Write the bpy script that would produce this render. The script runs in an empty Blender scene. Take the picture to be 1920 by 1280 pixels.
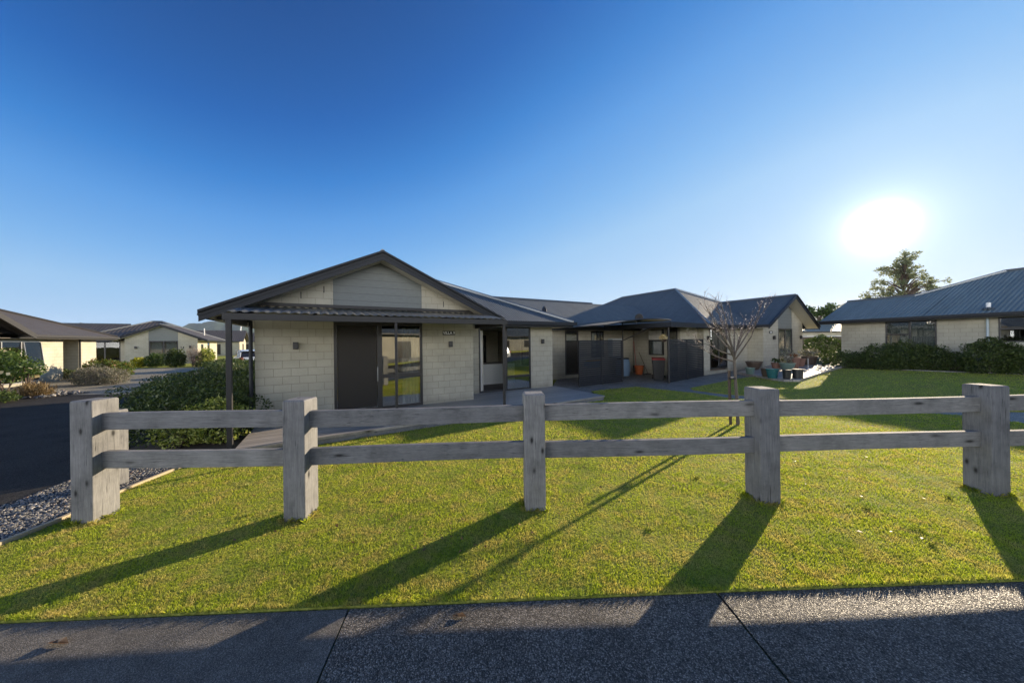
import bpy, bmesh, math, random
import numpy as np
from mathutils import Vector, Matrix
random.seed(7); RNG = np.random.default_rng(11)
R = math.radians
C = bpy.context.scene.collection
S = bpy.context.scene

# ------------------------------------------------------------------ camera, sky, sun, exposure
EYE = 2.03
cam = bpy.data.cameras.new('camera'); camo = bpy.data.objects.new('camera', cam); C.objects.link(camo)
cam.sensor_width = 36.0; cam.lens = 600.0 / 1920 * 36.0
cam.clip_start = 0.05; cam.clip_end = 20000
camo.location = (0, 0, EYE)
camo.rotation_euler = (Matrix.Rotation(R(90.0), 4, 'X') @ Matrix.Rotation(R(-0.68), 4, 'Z')).to_euler()
S.camera = camo
SUN_AZ, SUN_EL = 49.1, 12.7            # degrees from +Y towards +X, above horizon
sd = Vector((math.sin(R(SUN_AZ)) * math.cos(R(SUN_EL)), math.cos(R(SUN_AZ)) * math.cos(R(SUN_EL)), math.sin(R(SUN_EL))))
sun = bpy.data.lights.new('sun', 'SUN'); suno = bpy.data.objects.new('sun', sun); C.objects.link(suno)
sun.energy = 4.8; sun.angle = R(0.53); sun.color = (1.0, 0.82, 0.58)
suno.rotation_euler = sd.to_track_quat('Z', 'Y').to_euler()
w = bpy.data.worlds.new('World'); S.world = w; w.use_nodes = True
nt = w.node_tree; nt.nodes.clear()
def N(t, **k):
    n = nt.nodes.new(t)
    for a, b in k.items(): setattr(n, a, b)
    return n
sky = N('ShaderNodeTexSky', sky_type='NISHITA', sun_disc=False, sun_elevation=R(SUN_EL), sun_rotation=R(SUN_AZ),
        altitude=100, air_density=1.0, dust_density=0.05, ozone_density=3.0)
EXPO = 1.15; KX = 2 ** EXPO
def vm(op, a, b=None):
    n = N('ShaderNodeVectorMath', operation=op)
    for i, v in enumerate((a, b)):
        if v is None: continue
        if isinstance(v, tuple): n.inputs[i].default_value = v
        else: nt.links.new(v, n.inputs[i])
    return n.outputs[0]
EXPO = 1.15; KX = 2 ** EXPO
sg = N('ShaderNodeSeparateColor'); nt.links.new(sky.outputs[0], sg.inputs[0])
lum = N('ShaderNodeMath', operation='MULTIPLY'); nt.links.new(sg.outputs[1], lum.inputs[0]); lum.inputs[1].default_value = 0.1
rp = N('ShaderNodeValToRGB'); nt.links.new(lum.outputs[0], rp.inputs[0])      # tone response of the clear autumn sky
STOPS = [(0.09, (0, 70, 140)), (0.122, (8, 98, 182)), (0.150, (42, 127, 208)), (0.185, (82, 154, 226)), (0.25, (116, 177, 235)), (0.32, (146, 194, 238)), (0.5, (166, 204, 240)), (0.8, (184, 212, 240)), (1.0, (204, 222, 242))]
while len(rp.color_ramp.elements) < len(STOPS): rp.color_ramp.elements.new(0.5)
for e_, (p_, c_) in zip(rp.color_ramp.elements, STOPS): e_.position = p_; e_.color = tuple((v / 255 / 12.92) if v < 11 else ((v / 255 + 0.055) / 1.055) ** 2.4 for v in c_) + (1,)
sc_ = N('ShaderNodeVectorMath', operation='SCALE'); nt.links.new(rp.outputs[0], sc_.inputs[0]); sc_.inputs['Scale'].default_value = 1 / KX / 0.1
bg = N('ShaderNodeBackground'); bg.inputs[1].default_value = 0.1; nt.links.new(sc_.outputs[0], bg.inputs[0])
tc = N('ShaderNodeTexCoord'); dt = N('ShaderNodeVectorMath', operation='DOT_PRODUCT'); dt.inputs[1].default_value = sd
nt.links.new(tc.outputs['Generated'], dt.inputs[0])
ac = N('ShaderNodeMath', operation='ARCCOSINE'); nt.links.new(dt.outputs['Value'], ac.inputs[0])
def wm(op, a, b=None, c=None):
    n = N('ShaderNodeMath', operation=op)
    for i, v in enumerate((a, b, c)):
        if v is None: continue
        if isinstance(v, (int, float)): n.inputs[i].default_value = v
        else: nt.links.new(v, n.inputs[i])
    return n.outputs[0]
ang = ac.outputs[0]
core = wm('MULTIPLY', wm('EXPONENT', wm('MULTIPLY', wm('POWER', wm('DIVIDE', ang, 0.026), 2.0), -1.0)), 2.5)
halo = wm('ADD', wm('MULTIPLY', wm('EXPONENT', wm('DIVIDE', ang, -0.034)), 0.6), wm('MULTIPLY', wm('EXPONENT', wm('DIVIDE', ang, -0.22)), 0.09))
gl = wm('ADD', core, halo)
bg2 = N('ShaderNodeBackground'); bg2.inputs[0].default_value = (1.0, 0.97, 0.93, 1); nt.links.new(gl, bg2.inputs[1])
# unseen cloud glow added low behind the viewer to fill the shaded walls
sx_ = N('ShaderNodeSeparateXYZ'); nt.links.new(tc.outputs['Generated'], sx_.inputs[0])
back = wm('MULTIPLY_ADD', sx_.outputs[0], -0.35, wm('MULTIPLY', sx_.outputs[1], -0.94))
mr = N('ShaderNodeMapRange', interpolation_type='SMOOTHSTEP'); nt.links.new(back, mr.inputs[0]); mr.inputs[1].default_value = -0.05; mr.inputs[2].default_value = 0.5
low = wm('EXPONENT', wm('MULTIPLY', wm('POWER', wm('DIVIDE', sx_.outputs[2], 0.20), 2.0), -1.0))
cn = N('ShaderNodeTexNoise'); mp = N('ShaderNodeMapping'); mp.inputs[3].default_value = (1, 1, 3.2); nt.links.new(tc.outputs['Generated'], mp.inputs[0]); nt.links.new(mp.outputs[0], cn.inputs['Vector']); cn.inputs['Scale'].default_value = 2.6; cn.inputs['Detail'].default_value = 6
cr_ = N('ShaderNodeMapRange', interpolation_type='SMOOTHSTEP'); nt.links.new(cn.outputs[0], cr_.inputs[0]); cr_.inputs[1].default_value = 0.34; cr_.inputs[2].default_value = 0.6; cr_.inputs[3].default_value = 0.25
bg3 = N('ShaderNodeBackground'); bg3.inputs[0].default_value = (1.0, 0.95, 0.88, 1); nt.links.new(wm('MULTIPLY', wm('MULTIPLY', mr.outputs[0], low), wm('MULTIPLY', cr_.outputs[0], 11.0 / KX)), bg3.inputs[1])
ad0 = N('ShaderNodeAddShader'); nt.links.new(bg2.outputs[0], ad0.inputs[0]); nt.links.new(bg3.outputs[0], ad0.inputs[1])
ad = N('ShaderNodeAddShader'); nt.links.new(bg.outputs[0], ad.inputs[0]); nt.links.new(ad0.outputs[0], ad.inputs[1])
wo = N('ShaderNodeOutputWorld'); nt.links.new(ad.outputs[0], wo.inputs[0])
S.view_settings.view_transform = 'Standard'; S.view_settings.look = 'None'; S.view_settings.gamma = 1.0
S.view_settings.exposure = EXPO; S.view_settings.use_curve_mapping = False
S.render.engine = 'CYCLES'
S.cycles.use_denoising = True
S.cycles.max_bounces = 8; S.cycles.transparent_max_bounces = 16; S.cycles.volume_bounces = 0
S.cycles.caustics_reflective = False; S.cycles.caustics_refractive = False

# ------------------------------------------------------------------ materials
class MT:
    def __init__(s, name):
        s.m = bpy.data.materials.new(name); s.m.use_nodes = True; s.t = s.m.node_tree
        s.b = s.t.nodes['Principled BSDF']; s.o = s.t.nodes['Material Output']
        s.uv = s.n('ShaderNodeUVMap').outputs[0]; s.ob = s.n('ShaderNodeTexCoord').outputs['Object']
    def n(s, t, **k):
        x = s.t.nodes.new(t)
        for a, b in k.items(): setattr(x, a, b)
        return x
    def l(s, a, b): s.t.links.new(a, b)
    def set(s, n, i, v):
        if v is None: return
        if hasattr(v, 'links') or isinstance(v, bpy.types.NodeSocket): s.l(v, n.inputs[i])
        else: n.inputs[i].default_value = v
    def math(s, op, a, b=None):
        n = s.n('ShaderNodeMath', operation=op); s.set(n, 0, a); s.set(n, 1, b); return n.outputs[0]
    def mapv(s, v, scale=(1, 1, 1), loc=(0, 0, 0), rot=(0, 0, 0)):
        n = s.n('ShaderNodeMapping'); s.l(v, n.inputs[0]); n.inputs[1].default_value = loc; n.inputs[2].default_value = rot; n.inputs[3].default_value = scale
        return n.outputs[0]
    def noise(s, v, scale, detail=4, rough=0.6, dist=0):
        n = s.n('ShaderNodeTexNoise'); s.l(v, n.inputs['Vector']); n.inputs['Scale'].default_value = scale
        n.inputs['Detail'].default_value = detail; n.inputs['Roughness'].default_value = rough; n.inputs['Distortion'].default_value = dist
        return n.outputs[0]
    def ramp(s, f, stops):
        n = s.n('ShaderNodeValToRGB'); s.l(f, n.inputs[0]); e = n.color_ramp.elements
        while len(e) < len(stops): e.new(0.5)
        for k, (p, c) in zip(e, stops):
            k.position = p; k.color = (c, c, c, 1) if isinstance(c, (int, float)) else tuple(c) + (1,)
        return n.outputs[0]
    def mix(s, f, a, b, t='MIX'):
        n = s.n('ShaderNodeMixRGB', blend_type=t); s.set(n, 0, f)
        for i, c in ((1, a), (2, b)): s.set(n, i, c if not isinstance(c, tuple) else tuple(c)[:3] + (1,))
        return n.outputs[0]
    def bump(s, h, strength=0.5, dist=0.01, prev=None):
        n = s.n('ShaderNodeBump'); n.inputs['Strength'].default_value = strength; n.inputs['Distance'].default_value = dist
        s.l(h, n.inputs['Height']);
        if prev is not None: s.l(prev, n.inputs['Normal'])
        s.l(n.outputs[0], s.b.inputs['Normal']); return n.outputs[0]
    def base(s, c, rough=0.6, metal=0, spec=None):
        s.set(s.b, 'Base Color', tuple(c) + (1,) if isinstance(c, tuple) else c); s.set(s.b, 'Roughness', rough); s.set(s.b, 'Metallic', metal)
        if spec is not None: s.b.inputs['Specular IOR Level'].default_value = spec
        return s

def plain(name, c, rough=0.6, metal=0, var=0.12, vs=3.0, spec=None):
    m = MT(name); f = m.noise(m.ob, vs, 5)
    k = m.mix(f, tuple(x * (1 - var) for x in c), tuple(min(1, x * (1 + var)) for x in c))
    m.base(k, rough, metal, spec); m.bump(m.noise(m.ob, 60, 2), 0.08, 0.004); return m.m

def m_block():
    m = MT('block_masonry')
    br = m.n('ShaderNodeTexBrick', offset=0.5, offset_frequency=2, squash=1)
    m.l(m.mapv(m.uv, loc=(0, -0.02, 0)), br.inputs['Vector'])
    for k, v in (('Scale', 1.0), ('Mortar Size', 0.005), ('Mortar Smooth', 0.3), ('Bias', 0.0), ('Brick Width', 0.36), ('Row Height', 0.2)): br.inputs[k].default_value = v
    br.inputs['Color1'].default_value = (0.46, 0.43, 0.345, 1); br.inputs['Color2'].default_value = (0.43, 0.40, 0.32, 1); br.inputs['Mortar'].default_value = (0.27, 0.25, 0.20, 1)
    st = m.ramp(m.noise(m.ob, 1.1, 5, 0.6), [(0.3, 0.82), (0.7, 1.07)])
    sz = m.n('ShaderNodeSeparateXYZ'); m.l(m.uv, sz.inputs[0]); sp = m.math('ADD', sz.outputs[1], m.math('MULTIPLY', m.noise(m.ob, 3.0, 4), -0.35)); st = m.mix(1.0, st, m.ramp(sp, [(0.0, 0.78), (0.22, 1.0)]), 'MULTIPLY')
    fine = m.ramp(m.noise(m.ob, 55, 3, 0.7), [(0.3, 0.93), (0.7, 1.05)])
    c = m.mix(1.0, m.mix(1.0, br.outputs['Color'], st, 'MULTIPLY'), fine, 'MULTIPLY')
    m.base(c, 0.85, 0, 0.25)
    inv = m.math('SUBTRACT', 1.0, br.outputs['Fac'])
    b = m.bump(inv, 0.7, 0.006); m.bump(m.noise(m.ob, 90, 3), 0.25, 0.003, b)
    return m.m
def m_board(name, c):   # horizontal weatherboards
    m = MT(name); sx = m.n('ShaderNodeSeparateXYZ'); m.l(m.uv, sx.inputs[0])
    fr = m.math('FRACT', m.math('DIVIDE', sx.outputs[1], 0.2))
    k = m.ramp(fr, [(0.0, 0.35), (0.06, 1.0)]); n = m.ramp(m.noise(m.mapv(m.uv, (2, 9, 1)), 3, 4), [(0.3, 0.9), (0.7, 1.08)])
    m.base(m.mix(1.0, m.mix(1.0, k, c, 'MULTIPLY'), n, 'MULTIPLY'), 0.55, 0, 0.4)
    m.bump(fr, 0.6, 0.02); return m.m
def m_roof(name, c, pitch=0.076, rough=0.42, dist=0.012):
    m = MT(name); sx = m.n('ShaderNodeSeparateXYZ'); m.l(m.uv, sx.inputs[0])
    wv = m.math('SINE', m.math('MULTIPLY', sx.outputs[0], 2 * math.pi / pitch))
    sh = m.ramp(m.noise(m.mapv(m.uv, (1.0, 0.15, 1)), 2.2, 5, 0.65), [(0.3, 0.8), (0.7, 1.15)])
    lap = m.math('FRACT', m.math('DIVIDE', sx.outputs[0], 0.76)); lp = m.ramp(lap, [(0.0, 0.75), (0.03, 1.0)])
    m.base(m.mix(1.0, m.mix(1.0, c, sh, 'MULTIPLY'), lp, 'MULTIPLY'), m.ramp(m.noise(m.uv, 4, 3), [(0.3, rough - 0.06), (0.7, rough + 0.08)]), 0.0, 0.5)
    m.bump(wv, 0.9, dist); return m.m
def m_wood(name, vertical, c0=(0.15, 0.152, 0.155), c1=(0.26, 0.258, 0.255)):
    m = MT(name)
    sc = (16, 16, 0.7) if vertical else (0.7, 16, 16)
    g = m.noise(m.mapv(m.ob, sc), 4.5, 8, 0.72, 1.2)
    col = m.ramp(g, [(0.34, c0), (0.5, tuple((a + b) / 2 for a, b in zip(c0, c1))), (0.64, c1)])
    sc2 = (30, 30, 0.9) if vertical else (0.9, 30, 30)
    cr = m.noise(m.mapv(m.ob, sc2), 3.0, 3, 0.6, 0.6); crk = m.ramp(cr, [(0.31, 0.3), (0.36, 1.0)])
    vo = m.n('ShaderNodeTexVoronoi', feature='F1'); m.l(m.mapv(m.ob, (6.5, 6.5, 3.2) if vertical else (1.8, 6.5, 6.5)), vo.inputs['Vector']); vo.inputs['Scale'].default_value = 1.0
    kn = m.ramp(vo.outputs['Distance'], [(0.06, 0.16), (0.12, 0.6), (0.16, 0.85), (0.24, 1.0)])
    st = m.ramp(m.noise(m.ob, 2.6, 6, 0.7), [(0.32, 0.68), (0.5, 0.97), (0.72, 1.2)])
    c = m.mix(1.0, m.mix(1.0, m.mix(1.0, col, crk, 'MULTIPLY'), kn, 'MULTIPLY'), st, 'MULTIPLY')
    oi = m.n('ShaderNodeObjectInfo'); c = m.mix(1.0, c, m.ramp(oi.outputs['Random'], [(0.0, (0.80, 0.81, 0.84)), (0.5, (0.98, 0.97, 0.96)), (1.0, (1.14, 1.12, 1.08))]), 'MULTIPLY')
    m.base(c, 0.82, 0, 0.25)
    b = m.bump(g, 0.35, 0.006); b = m.bump(crk, 0.5, 0.006, b)
    return m.m
def m_deck():
    m = MT('deck_timber'); sx = m.n('ShaderNodeSeparateXYZ'); m.l(m.uv, sx.inputs[0])
    v = m.math('DIVIDE', sx.outputs[1], 0.14); fr = m.math('FRACT', v); fl = m.math('FLOOR', v)
    gap = m.ramp(fr, [(0.0, 0.12), (0.05, 1.0), (0.95, 1.0), (1.0, 0.12)])
    wn = m.n('ShaderNodeTexWhiteNoise', noise_dimensions='1D'); m.l(fl, wn.inputs['W'])
    pr = m.ramp(wn.outputs[0], [(0.0, 0.8), (1.0, 1.12)])
    g = m.noise(m.mapv(m.uv, (0.8, 14, 1)), 4, 6, 0.7); col = m.ramp(g, [(0.3, (0.26, 0.235, 0.21)), (0.7, (0.44, 0.40, 0.36))])
    m.base(m.mix(1.0, m.mix(1.0, col, pr, 'MULTIPLY'), gap, 'MULTIPLY'), 0.45, 0, 0.6)
    b = m.bump(gap, 0.8, 0.008); m.bump(g, 0.3, 0.004, b); return m.m
def m_aggregate(name, base, lo, hi, scale=110, glit=0.35, stones=True, rough=0.45, spec=0.5):
    m = MT(name)
    vo = m.n('ShaderNodeTexVoronoi', feature='F1'); m.l(m.ob, vo.inputs['Vector']); vo.inputs['Scale'].default_value = scale
    se = m.n('ShaderNodeSeparateColor'); m.l(vo.outputs['Color'], se.inputs[0])
    stc = m.ramp(se.outputs[0], [(0.0, lo), (0.55, base), (0.9, hi), (1.0, tuple(min(1, x * 1.25) for x in hi))])
    edge = m.ramp(vo.outputs['Distance'], [(0.25, 1.0), (0.55, 0.45)])
    lar = m.ramp(m.noise(m.ob, 1.3, 5, 0.65), [(0.3, 0.66), (0.5, 1.0), (0.72, 1.2)])
    med = m.ramp(m.noise(m.ob, 9, 4, 0.65), [(0.3, 0.85), (0.7, 1.1)])
    c = m.mix(1.0, m.mix(1.0, m.mix(1.0, stc, edge, 'MULTIPLY'), lar, 'MULTIPLY'), med, 'MULTIPLY')
    m.base(c, m.ramp(se.outputs[1], [(0.0, rough - 0.15), (1.0, min(1, rough + 0.35))]), 0, spec)
    inv = m.math('SUBTRACT', 1.0, vo.outputs['Distance'])
    m.bump(inv, glit, 0.012); return m.m
def m_grass_ground():
    m = MT('turf_soil')
    a = m.noise(m.ob, 1.4, 5, 0.65); b = m.noise(m.ob, 26, 6, 0.75)
    c1 = m.ramp(b, [(0.3, (0.05, 0.07, 0.012)), (0.5, (0.26, 0.29, 0.045)), (0.72, (0.50, 0.50, 0.12))])
    c2 = m.ramp(b, [(0.3, (0.07, 0.065, 0.015)), (0.55, (0.26, 0.25, 0.07)), (0.8, (0.44, 0.40, 0.14))])
    m.base(m.mix(m.ramp(a, [(0.45, 0.0), (0.68, 0.75)]), c1, c2), 0.9, 0, 0.15)
    m.bump(b, 0.8, 0.03); return m.m
def m_leaf(name, cols, trans=0.45, rough=0.5, spec=0.35, big=None):
    m = MT(name); g = m.n('ShaderNodeNewGeometry')
    k = len(cols); col = m.ramp(g.outputs['Random Per Island'], [(i / max(1, k - 1), c) for i, c in enumerate(cols)])
    if big:
        n = m.ramp(m.noise(m.ob, big[0], 6, 0.7), [(0.46, 0.0), (0.60, 1.0)])
        col = m.mix(n, col, m.mix(0.85, col, big[1]))
        col = m.mix(1.0, col, m.ramp(m.noise(m.ob, big[0] * 0.35, 5, 0.7), [(0.34, (0.55, 0.68, 0.6)), (0.5, (1, 1, 1)), (0.66, (1.0, 0.98, 0.9))]), 'MULTIPLY')
    m.base(col, rough, 0, spec)
    t = m.n('ShaderNodeBsdfTranslucent'); m.l(m.mix(1.0, col, (1.0, 1.0, 0.62), 'MULTIPLY'), t.inputs[0])
    sc = m.n('ShaderNodeMixShader'); sc.inputs[0].default_value = trans
    m.l(m.b.outputs[0], sc.inputs[1]); m.l(t.outputs[0], sc.inputs[2]); m.l(sc.outputs[0], m.o.inputs[0]); return m.m
def m_glass(name, tint=(0.75, 0.8, 0.8), refl=0.15):
    m = MT(name); t = m.n('ShaderNodeBsdfTransparent'); t.inputs[0].default_value = tint + (1,)
    gl = m.n('ShaderNodeBsdfGlossy'); gl.inputs['Roughness'].default_value = 0.0
    lw = m.n('ShaderNodeLayerWeight'); lw.inputs[0].default_value = 0.25
    f = m.math('ADD', m.math('MULTIPLY', lw.outputs['Fresnel'], 0.9), refl)
    f = m.math('MINIMUM', f, 0.95)
    bp = m.n('ShaderNodeBump'); bp.inputs['Strength'].default_value = 0.02; bp.inputs['Distance'].default_value = 0.05; m.l(m.noise(m.ob, 1.1, 1), bp.inputs['Height']); m.l(bp.outputs[0], gl.inputs['Normal'])
    x = m.n('ShaderNodeMixShader'); m.l(f, x.inputs[0]); m.l(t.outputs[0], x.inputs[1]); m.l(gl.outputs[0], x.inputs[2]); m.l(x.outputs[0], m.o.inputs[0]); return m.m
def m_mesh():                      # woven fly screen: partly see-through dark cloth
    m = MT('fly_screen'); m.base((0.035, 0.030, 0.026), 0.55, 0, 0.35); t = m.n('ShaderNodeBsdfTransparent'); x = m.n('ShaderNodeMixShader'); x.inputs[0].default_value = 0.72
    m.l(t.outputs[0], x.inputs[1]); m.l(m.b.outputs[0], x.inputs[2]); m.l(x.outputs[0], m.o.inputs[0]); return m.m
def m_pebble():
    m = MT('river_pebble'); g = m.n('ShaderNodeNewGeometry')
    c = m.ramp(g.outputs['Random Per Island'], [(0, (0.045, 0.045, 0.05)), (0.35, (0.13, 0.13, 0.13)), (0.7, (0.20, 0.195, 0.185)), (0.92, (0.38, 0.365, 0.345)), (1.0, (0.26, 0.17, 0.12))])
    m.base(m.mix(1.0, c, m.ramp(m.noise(m.ob, 60, 4), [(0.3, 0.75), (0.7, 1.15)]), 'MULTIPLY'), 0.5, 0, 0.4); m.bump(m.noise(m.ob, 150, 2), 0.2, 0.002); return m.m
def m_hill():
    m = MT('forested_hill'); a = m.noise(m.ob, 0.012, 8, 0.7); b = m.noise(m.ob, 0.05, 6, 0.7)
    c = m.ramp(a, [(0.35, (0.035, 0.06, 0.04)), (0.55, (0.05, 0.075, 0.045)), (0.68, (0.10, 0.11, 0.07))])
    m.base(m.mix(1.0, c, m.ramp(b, [(0.3, 0.6), (0.7, 1.3)]), 'MULTIPLY'), 0.95, 0, 0.1); m.bump(b, 0.6, 6.0); return m.m

M = dict(
    block=m_block(), board=m_board('grey_weatherboard', (0.175, 0.19, 0.185)),
    roof=m_roof('corrugated_steel', (0.060, 0.078, 0.095), 0.105, 0.62, 0.024), roofb=m_roof('ribbed_steel', (0.125, 0.165, 0.175), 0.16, 0.6, 0.022),
    roofw=m_roof('weathered_roof', (0.070, 0.063, 0.058), 0.3, 0.6, 0.02),
    trim=plain('dark_trim', (0.020, 0.022, 0.027), 0.5, 0, 0.12, spec=0.25), trimlt=plain('brown_trim', (0.040, 0.038, 0.038), 0.5, spec=0.3), cap=plain('ridge_flashing', (0.15, 0.165, 0.18), 0.33, 0.5, 0.06),
    soffit=plain('soffit_board', (0.58, 0.54, 0.44), 0.7, 0, 0.06), soffd=plain('dark_soffit', (0.16, 0.145, 0.13), 0.7),  # soffd is an even dark brown, also used for the benchtop
    alu=plain('window_aluminium', (0.030, 0.029, 0.030), 0.4, 0.2, 0.1), alug=plain('silver_aluminium', (0.35, 0.36, 0.38), 0.35, 0.6, 0.08),
    glass=m_glass('window_glass', refl=0.26), mesh=m_mesh(), glassd=m_glass('tinted_glass', (0.35, 0.37, 0.37), 0.03), screen=plain('insect_screen', (0.030, 0.026, 0.022), 0.22, spec=0.6), curtain=plain('curtain_cloth', (0.62, 0.60, 0.55), 0.9, 0, 0.08),
    wallin=plain('interior_wall', (0.58, 0.53, 0.43), 0.9), floorin=plain('interior_carpet', (0.16, 0.13, 0.11), 0.95), white=plain('white_paint', (0.75, 0.75, 0.73), 0.4, 0, 0.05),
    woodv=m_wood('weathered_timber', True), woodh=m_wood('weathered_rail', False), deck=m_deck(), canopy=m_leaf('translucent_sheet', [(0.30, 0.28, 0.25), (0.30, 0.28, 0.25)], 0.45), poly=plain('roof_sheet', (0.10, 0.105, 0.105), 0.35, 0.2),
    walk=m_aggregate('exposed_aggregate', (0.185, 0.168, 0.145), (0.08, 0.072, 0.062), (0.37, 0.335, 0.29), 120, 0.45, rough=0.6, spec=0.22), walks=m_aggregate('fine_aggregate', (0.23, 0.21, 0.18), (0.15, 0.138, 0.12), (0.32, 0.295, 0.26), 190, 0.3, rough=0.7, spec=0.15),
    asphalt=m_aggregate('asphalt', (0.066, 0.061, 0.055), (0.02, 0.02, 0.02), (0.10, 0.094, 0.085), 130, 0.4, rough=0.8, spec=0.12), conct=m_aggregate('tan_concrete', (0.40, 0.36, 0.26), (0.33, 0.30, 0.22), (0.46, 0.42, 0.32), 60, 0.08, rough=0.7), conc=m_aggregate('concrete', (0.34, 0.325, 0.29), (0.27, 0.26, 0.23), (0.41, 0.39, 0.35), 60, 0.08, rough=0.6),
    turf=m_grass_ground(), moss=plain('joint_moss', (0.16, 0.13, 0.035), 0.95, 0, 0.5, 14), soil=plain('garden_soil', (0.07, 0.05, 0.035), 0.95, 0, 0.35, 6),
    blade=m_leaf('grass_blade', [(0.14, 0.24, 0.02), (0.38, 0.46, 0.035), (0.60, 0.64, 0.08), (0.38, 0.48, 0.04), (0.62, 0.62, 0.16)], 0.6, 0.5, 0.3, big=(4.2, (0.62, 0.50, 0.21))),
    pebble=m_pebble(), edge=plain('edging_timber', (0.42, 0.34, 0.22), 0.8, 0, 0.2), hill=m_hill(),
    leafd=m_leaf('dark_leaf', [(0.02, 0.035, 0.01), (0.05, 0.078, 0.018), (0.11, 0.15, 0.035), (0.03, 0.05, 0.014)], 0.25), leafm=m_leaf('green_leaf', [(0.03, 0.06, 0.015), (0.055, 0.10, 0.02), (0.09, 0.14, 0.03)], 0.35),
    leafy=m_leaf('variegated_leaf', [(0.09, 0.14, 0.02), (0.28, 0.32, 0.05), (0.55, 0.55, 0.17)], 0.35), leafr=m_leaf('russet_leaf', [(0.14, 0.05, 0.03), (0.25, 0.10, 0.05), (0.10, 0.10, 0.03)], 0.3),
    leafrt=m_leaf('red_tipped_leaf', [(0.05, 0.09, 0.02), (0.10, 0.15, 0.03), (0.16, 0.20, 0.04), (0.24, 0.10, 0.05)], 0.35),
    leafgrey=m_leaf('silver_leaf', [(0.12, 0.13, 0.085), (0.20, 0.20, 0.14), (0.29, 0.27, 0.21), (0.15, 0.12, 0.14)], 0.25), leafgold=m_leaf('golden_leaf', [(0.30, 0.28, 0.02), (0.5, 0.45, 0.03), (0.22, 0.26, 0.03)], 0.4),
    dry=m_leaf('dry_blade', [(0.10, 0.07, 0.03), (0.17, 0.11, 0.045), (0.24, 0.17, 0.08)], 0.3), leafpink=m_leaf('bare_twig', [(0.16, 0.10, 0.085), (0.25, 0.16, 0.13), (0.30, 0.22, 0.17)], 0.15), leafpine=m_leaf('glare_grey_leaf', [(0.16, 0.19, 0.12), (0.24, 0.26, 0.17), (0.3, 0.3, 0.2)], 0.65),
    petal=m_leaf('cream_petal', [(0.75, 0.55, 0.25), (0.8, 0.66, 0.38), (0.8, 0.72, 0.5)], 0.4), litter=m_leaf('dead_leaf', [(0.16, 0.075, 0.03), (0.22, 0.12, 0.05), (0.26, 0.16, 0.08)], 0.15),
    twig=plain('russet_twig', (0.10, 0.065, 0.052), 0.6, 0, 0.3, 9), bark=plain('grey_bark', (0.115, 0.095, 0.08), 0.8, 0, 0.3, 9), barkd=plain('brown_bark', (0.09, 0.065, 0.05), 0.9, 0, 0.3, 6), bud=plain('glint_bud', (0.62, 0.52, 0.45), 0.3),
    carw=plain('car_paint', (0.62, 0.66, 0.70), 0.18, 0.0, 0.02), carg=plain('car_glass', (0.02, 0.022, 0.025), 0.06, 0, 0.02, spec=0.8), tyre=plain('rubber', (0.025, 0.025, 0.025), 0.85), red=plain('red_plastic', (0.38, 0.035, 0.03), 0.35), orange=plain('orange_plastic', (0.55, 0.13, 0.035), 0.45),
    black=plain('black_plastic', (0.022, 0.022, 0.024), 0.42), blue=plain('pale_blue_plastic', (0.20, 0.30, 0.42), 0.5), bluelt=plain('powder_blue', (0.42, 0.50, 0.55), 0.45), teal=plain('teal_glaze', (0.03, 0.13, 0.14), 0.25), terra=plain('terracotta', (0.20, 0.105, 0.075), 0.75), brown=plain('brown_glaze', (0.085, 0.06, 0.045), 0.3), sage=plain('sage_glaze', (0.13, 0.19, 0.16), 0.3), yellow=plain('yellow_plastic', (0.6, 0.38, 0.05), 0.5))

# ------------------------------------------------------------------ helpers
def prop(o, label=None, cat=None, group=None, kind=None):
    if label: o['label'] = label
    if cat: o['category'] = cat
    if group: o['group'] = group
    if kind: o['kind'] = kind
    return o
def thing(name, label, cat, loc=(0, 0, 0), group=None, kind=None):
    o = bpy.data.objects.new(name, None); o.empty_display_size = 0.2; C.objects.link(o); o.location = loc
    return prop(o, label, cat, group, kind)
def wloc(o):
    v = Vector(o.location)
    while o.parent: o = o.parent; v += Vector(o.location)
    return v
class Frame:
    def __init__(s, ox, oy, deg, mirror=False, z=0): s.ox, s.oy, s.a, s.m, s.z = ox, oy, R(deg), mirror, z; s.c, s.s = math.cos(s.a), math.sin(s.a)
    def __call__(s, p):
        x, y, z = p
        if s.m: x = -x
        return (s.ox + x * s.c - y * s.s, s.oy + x * s.s + y * s.c, z + s.z)
WORLD = Frame(0, 0, 0)
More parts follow.
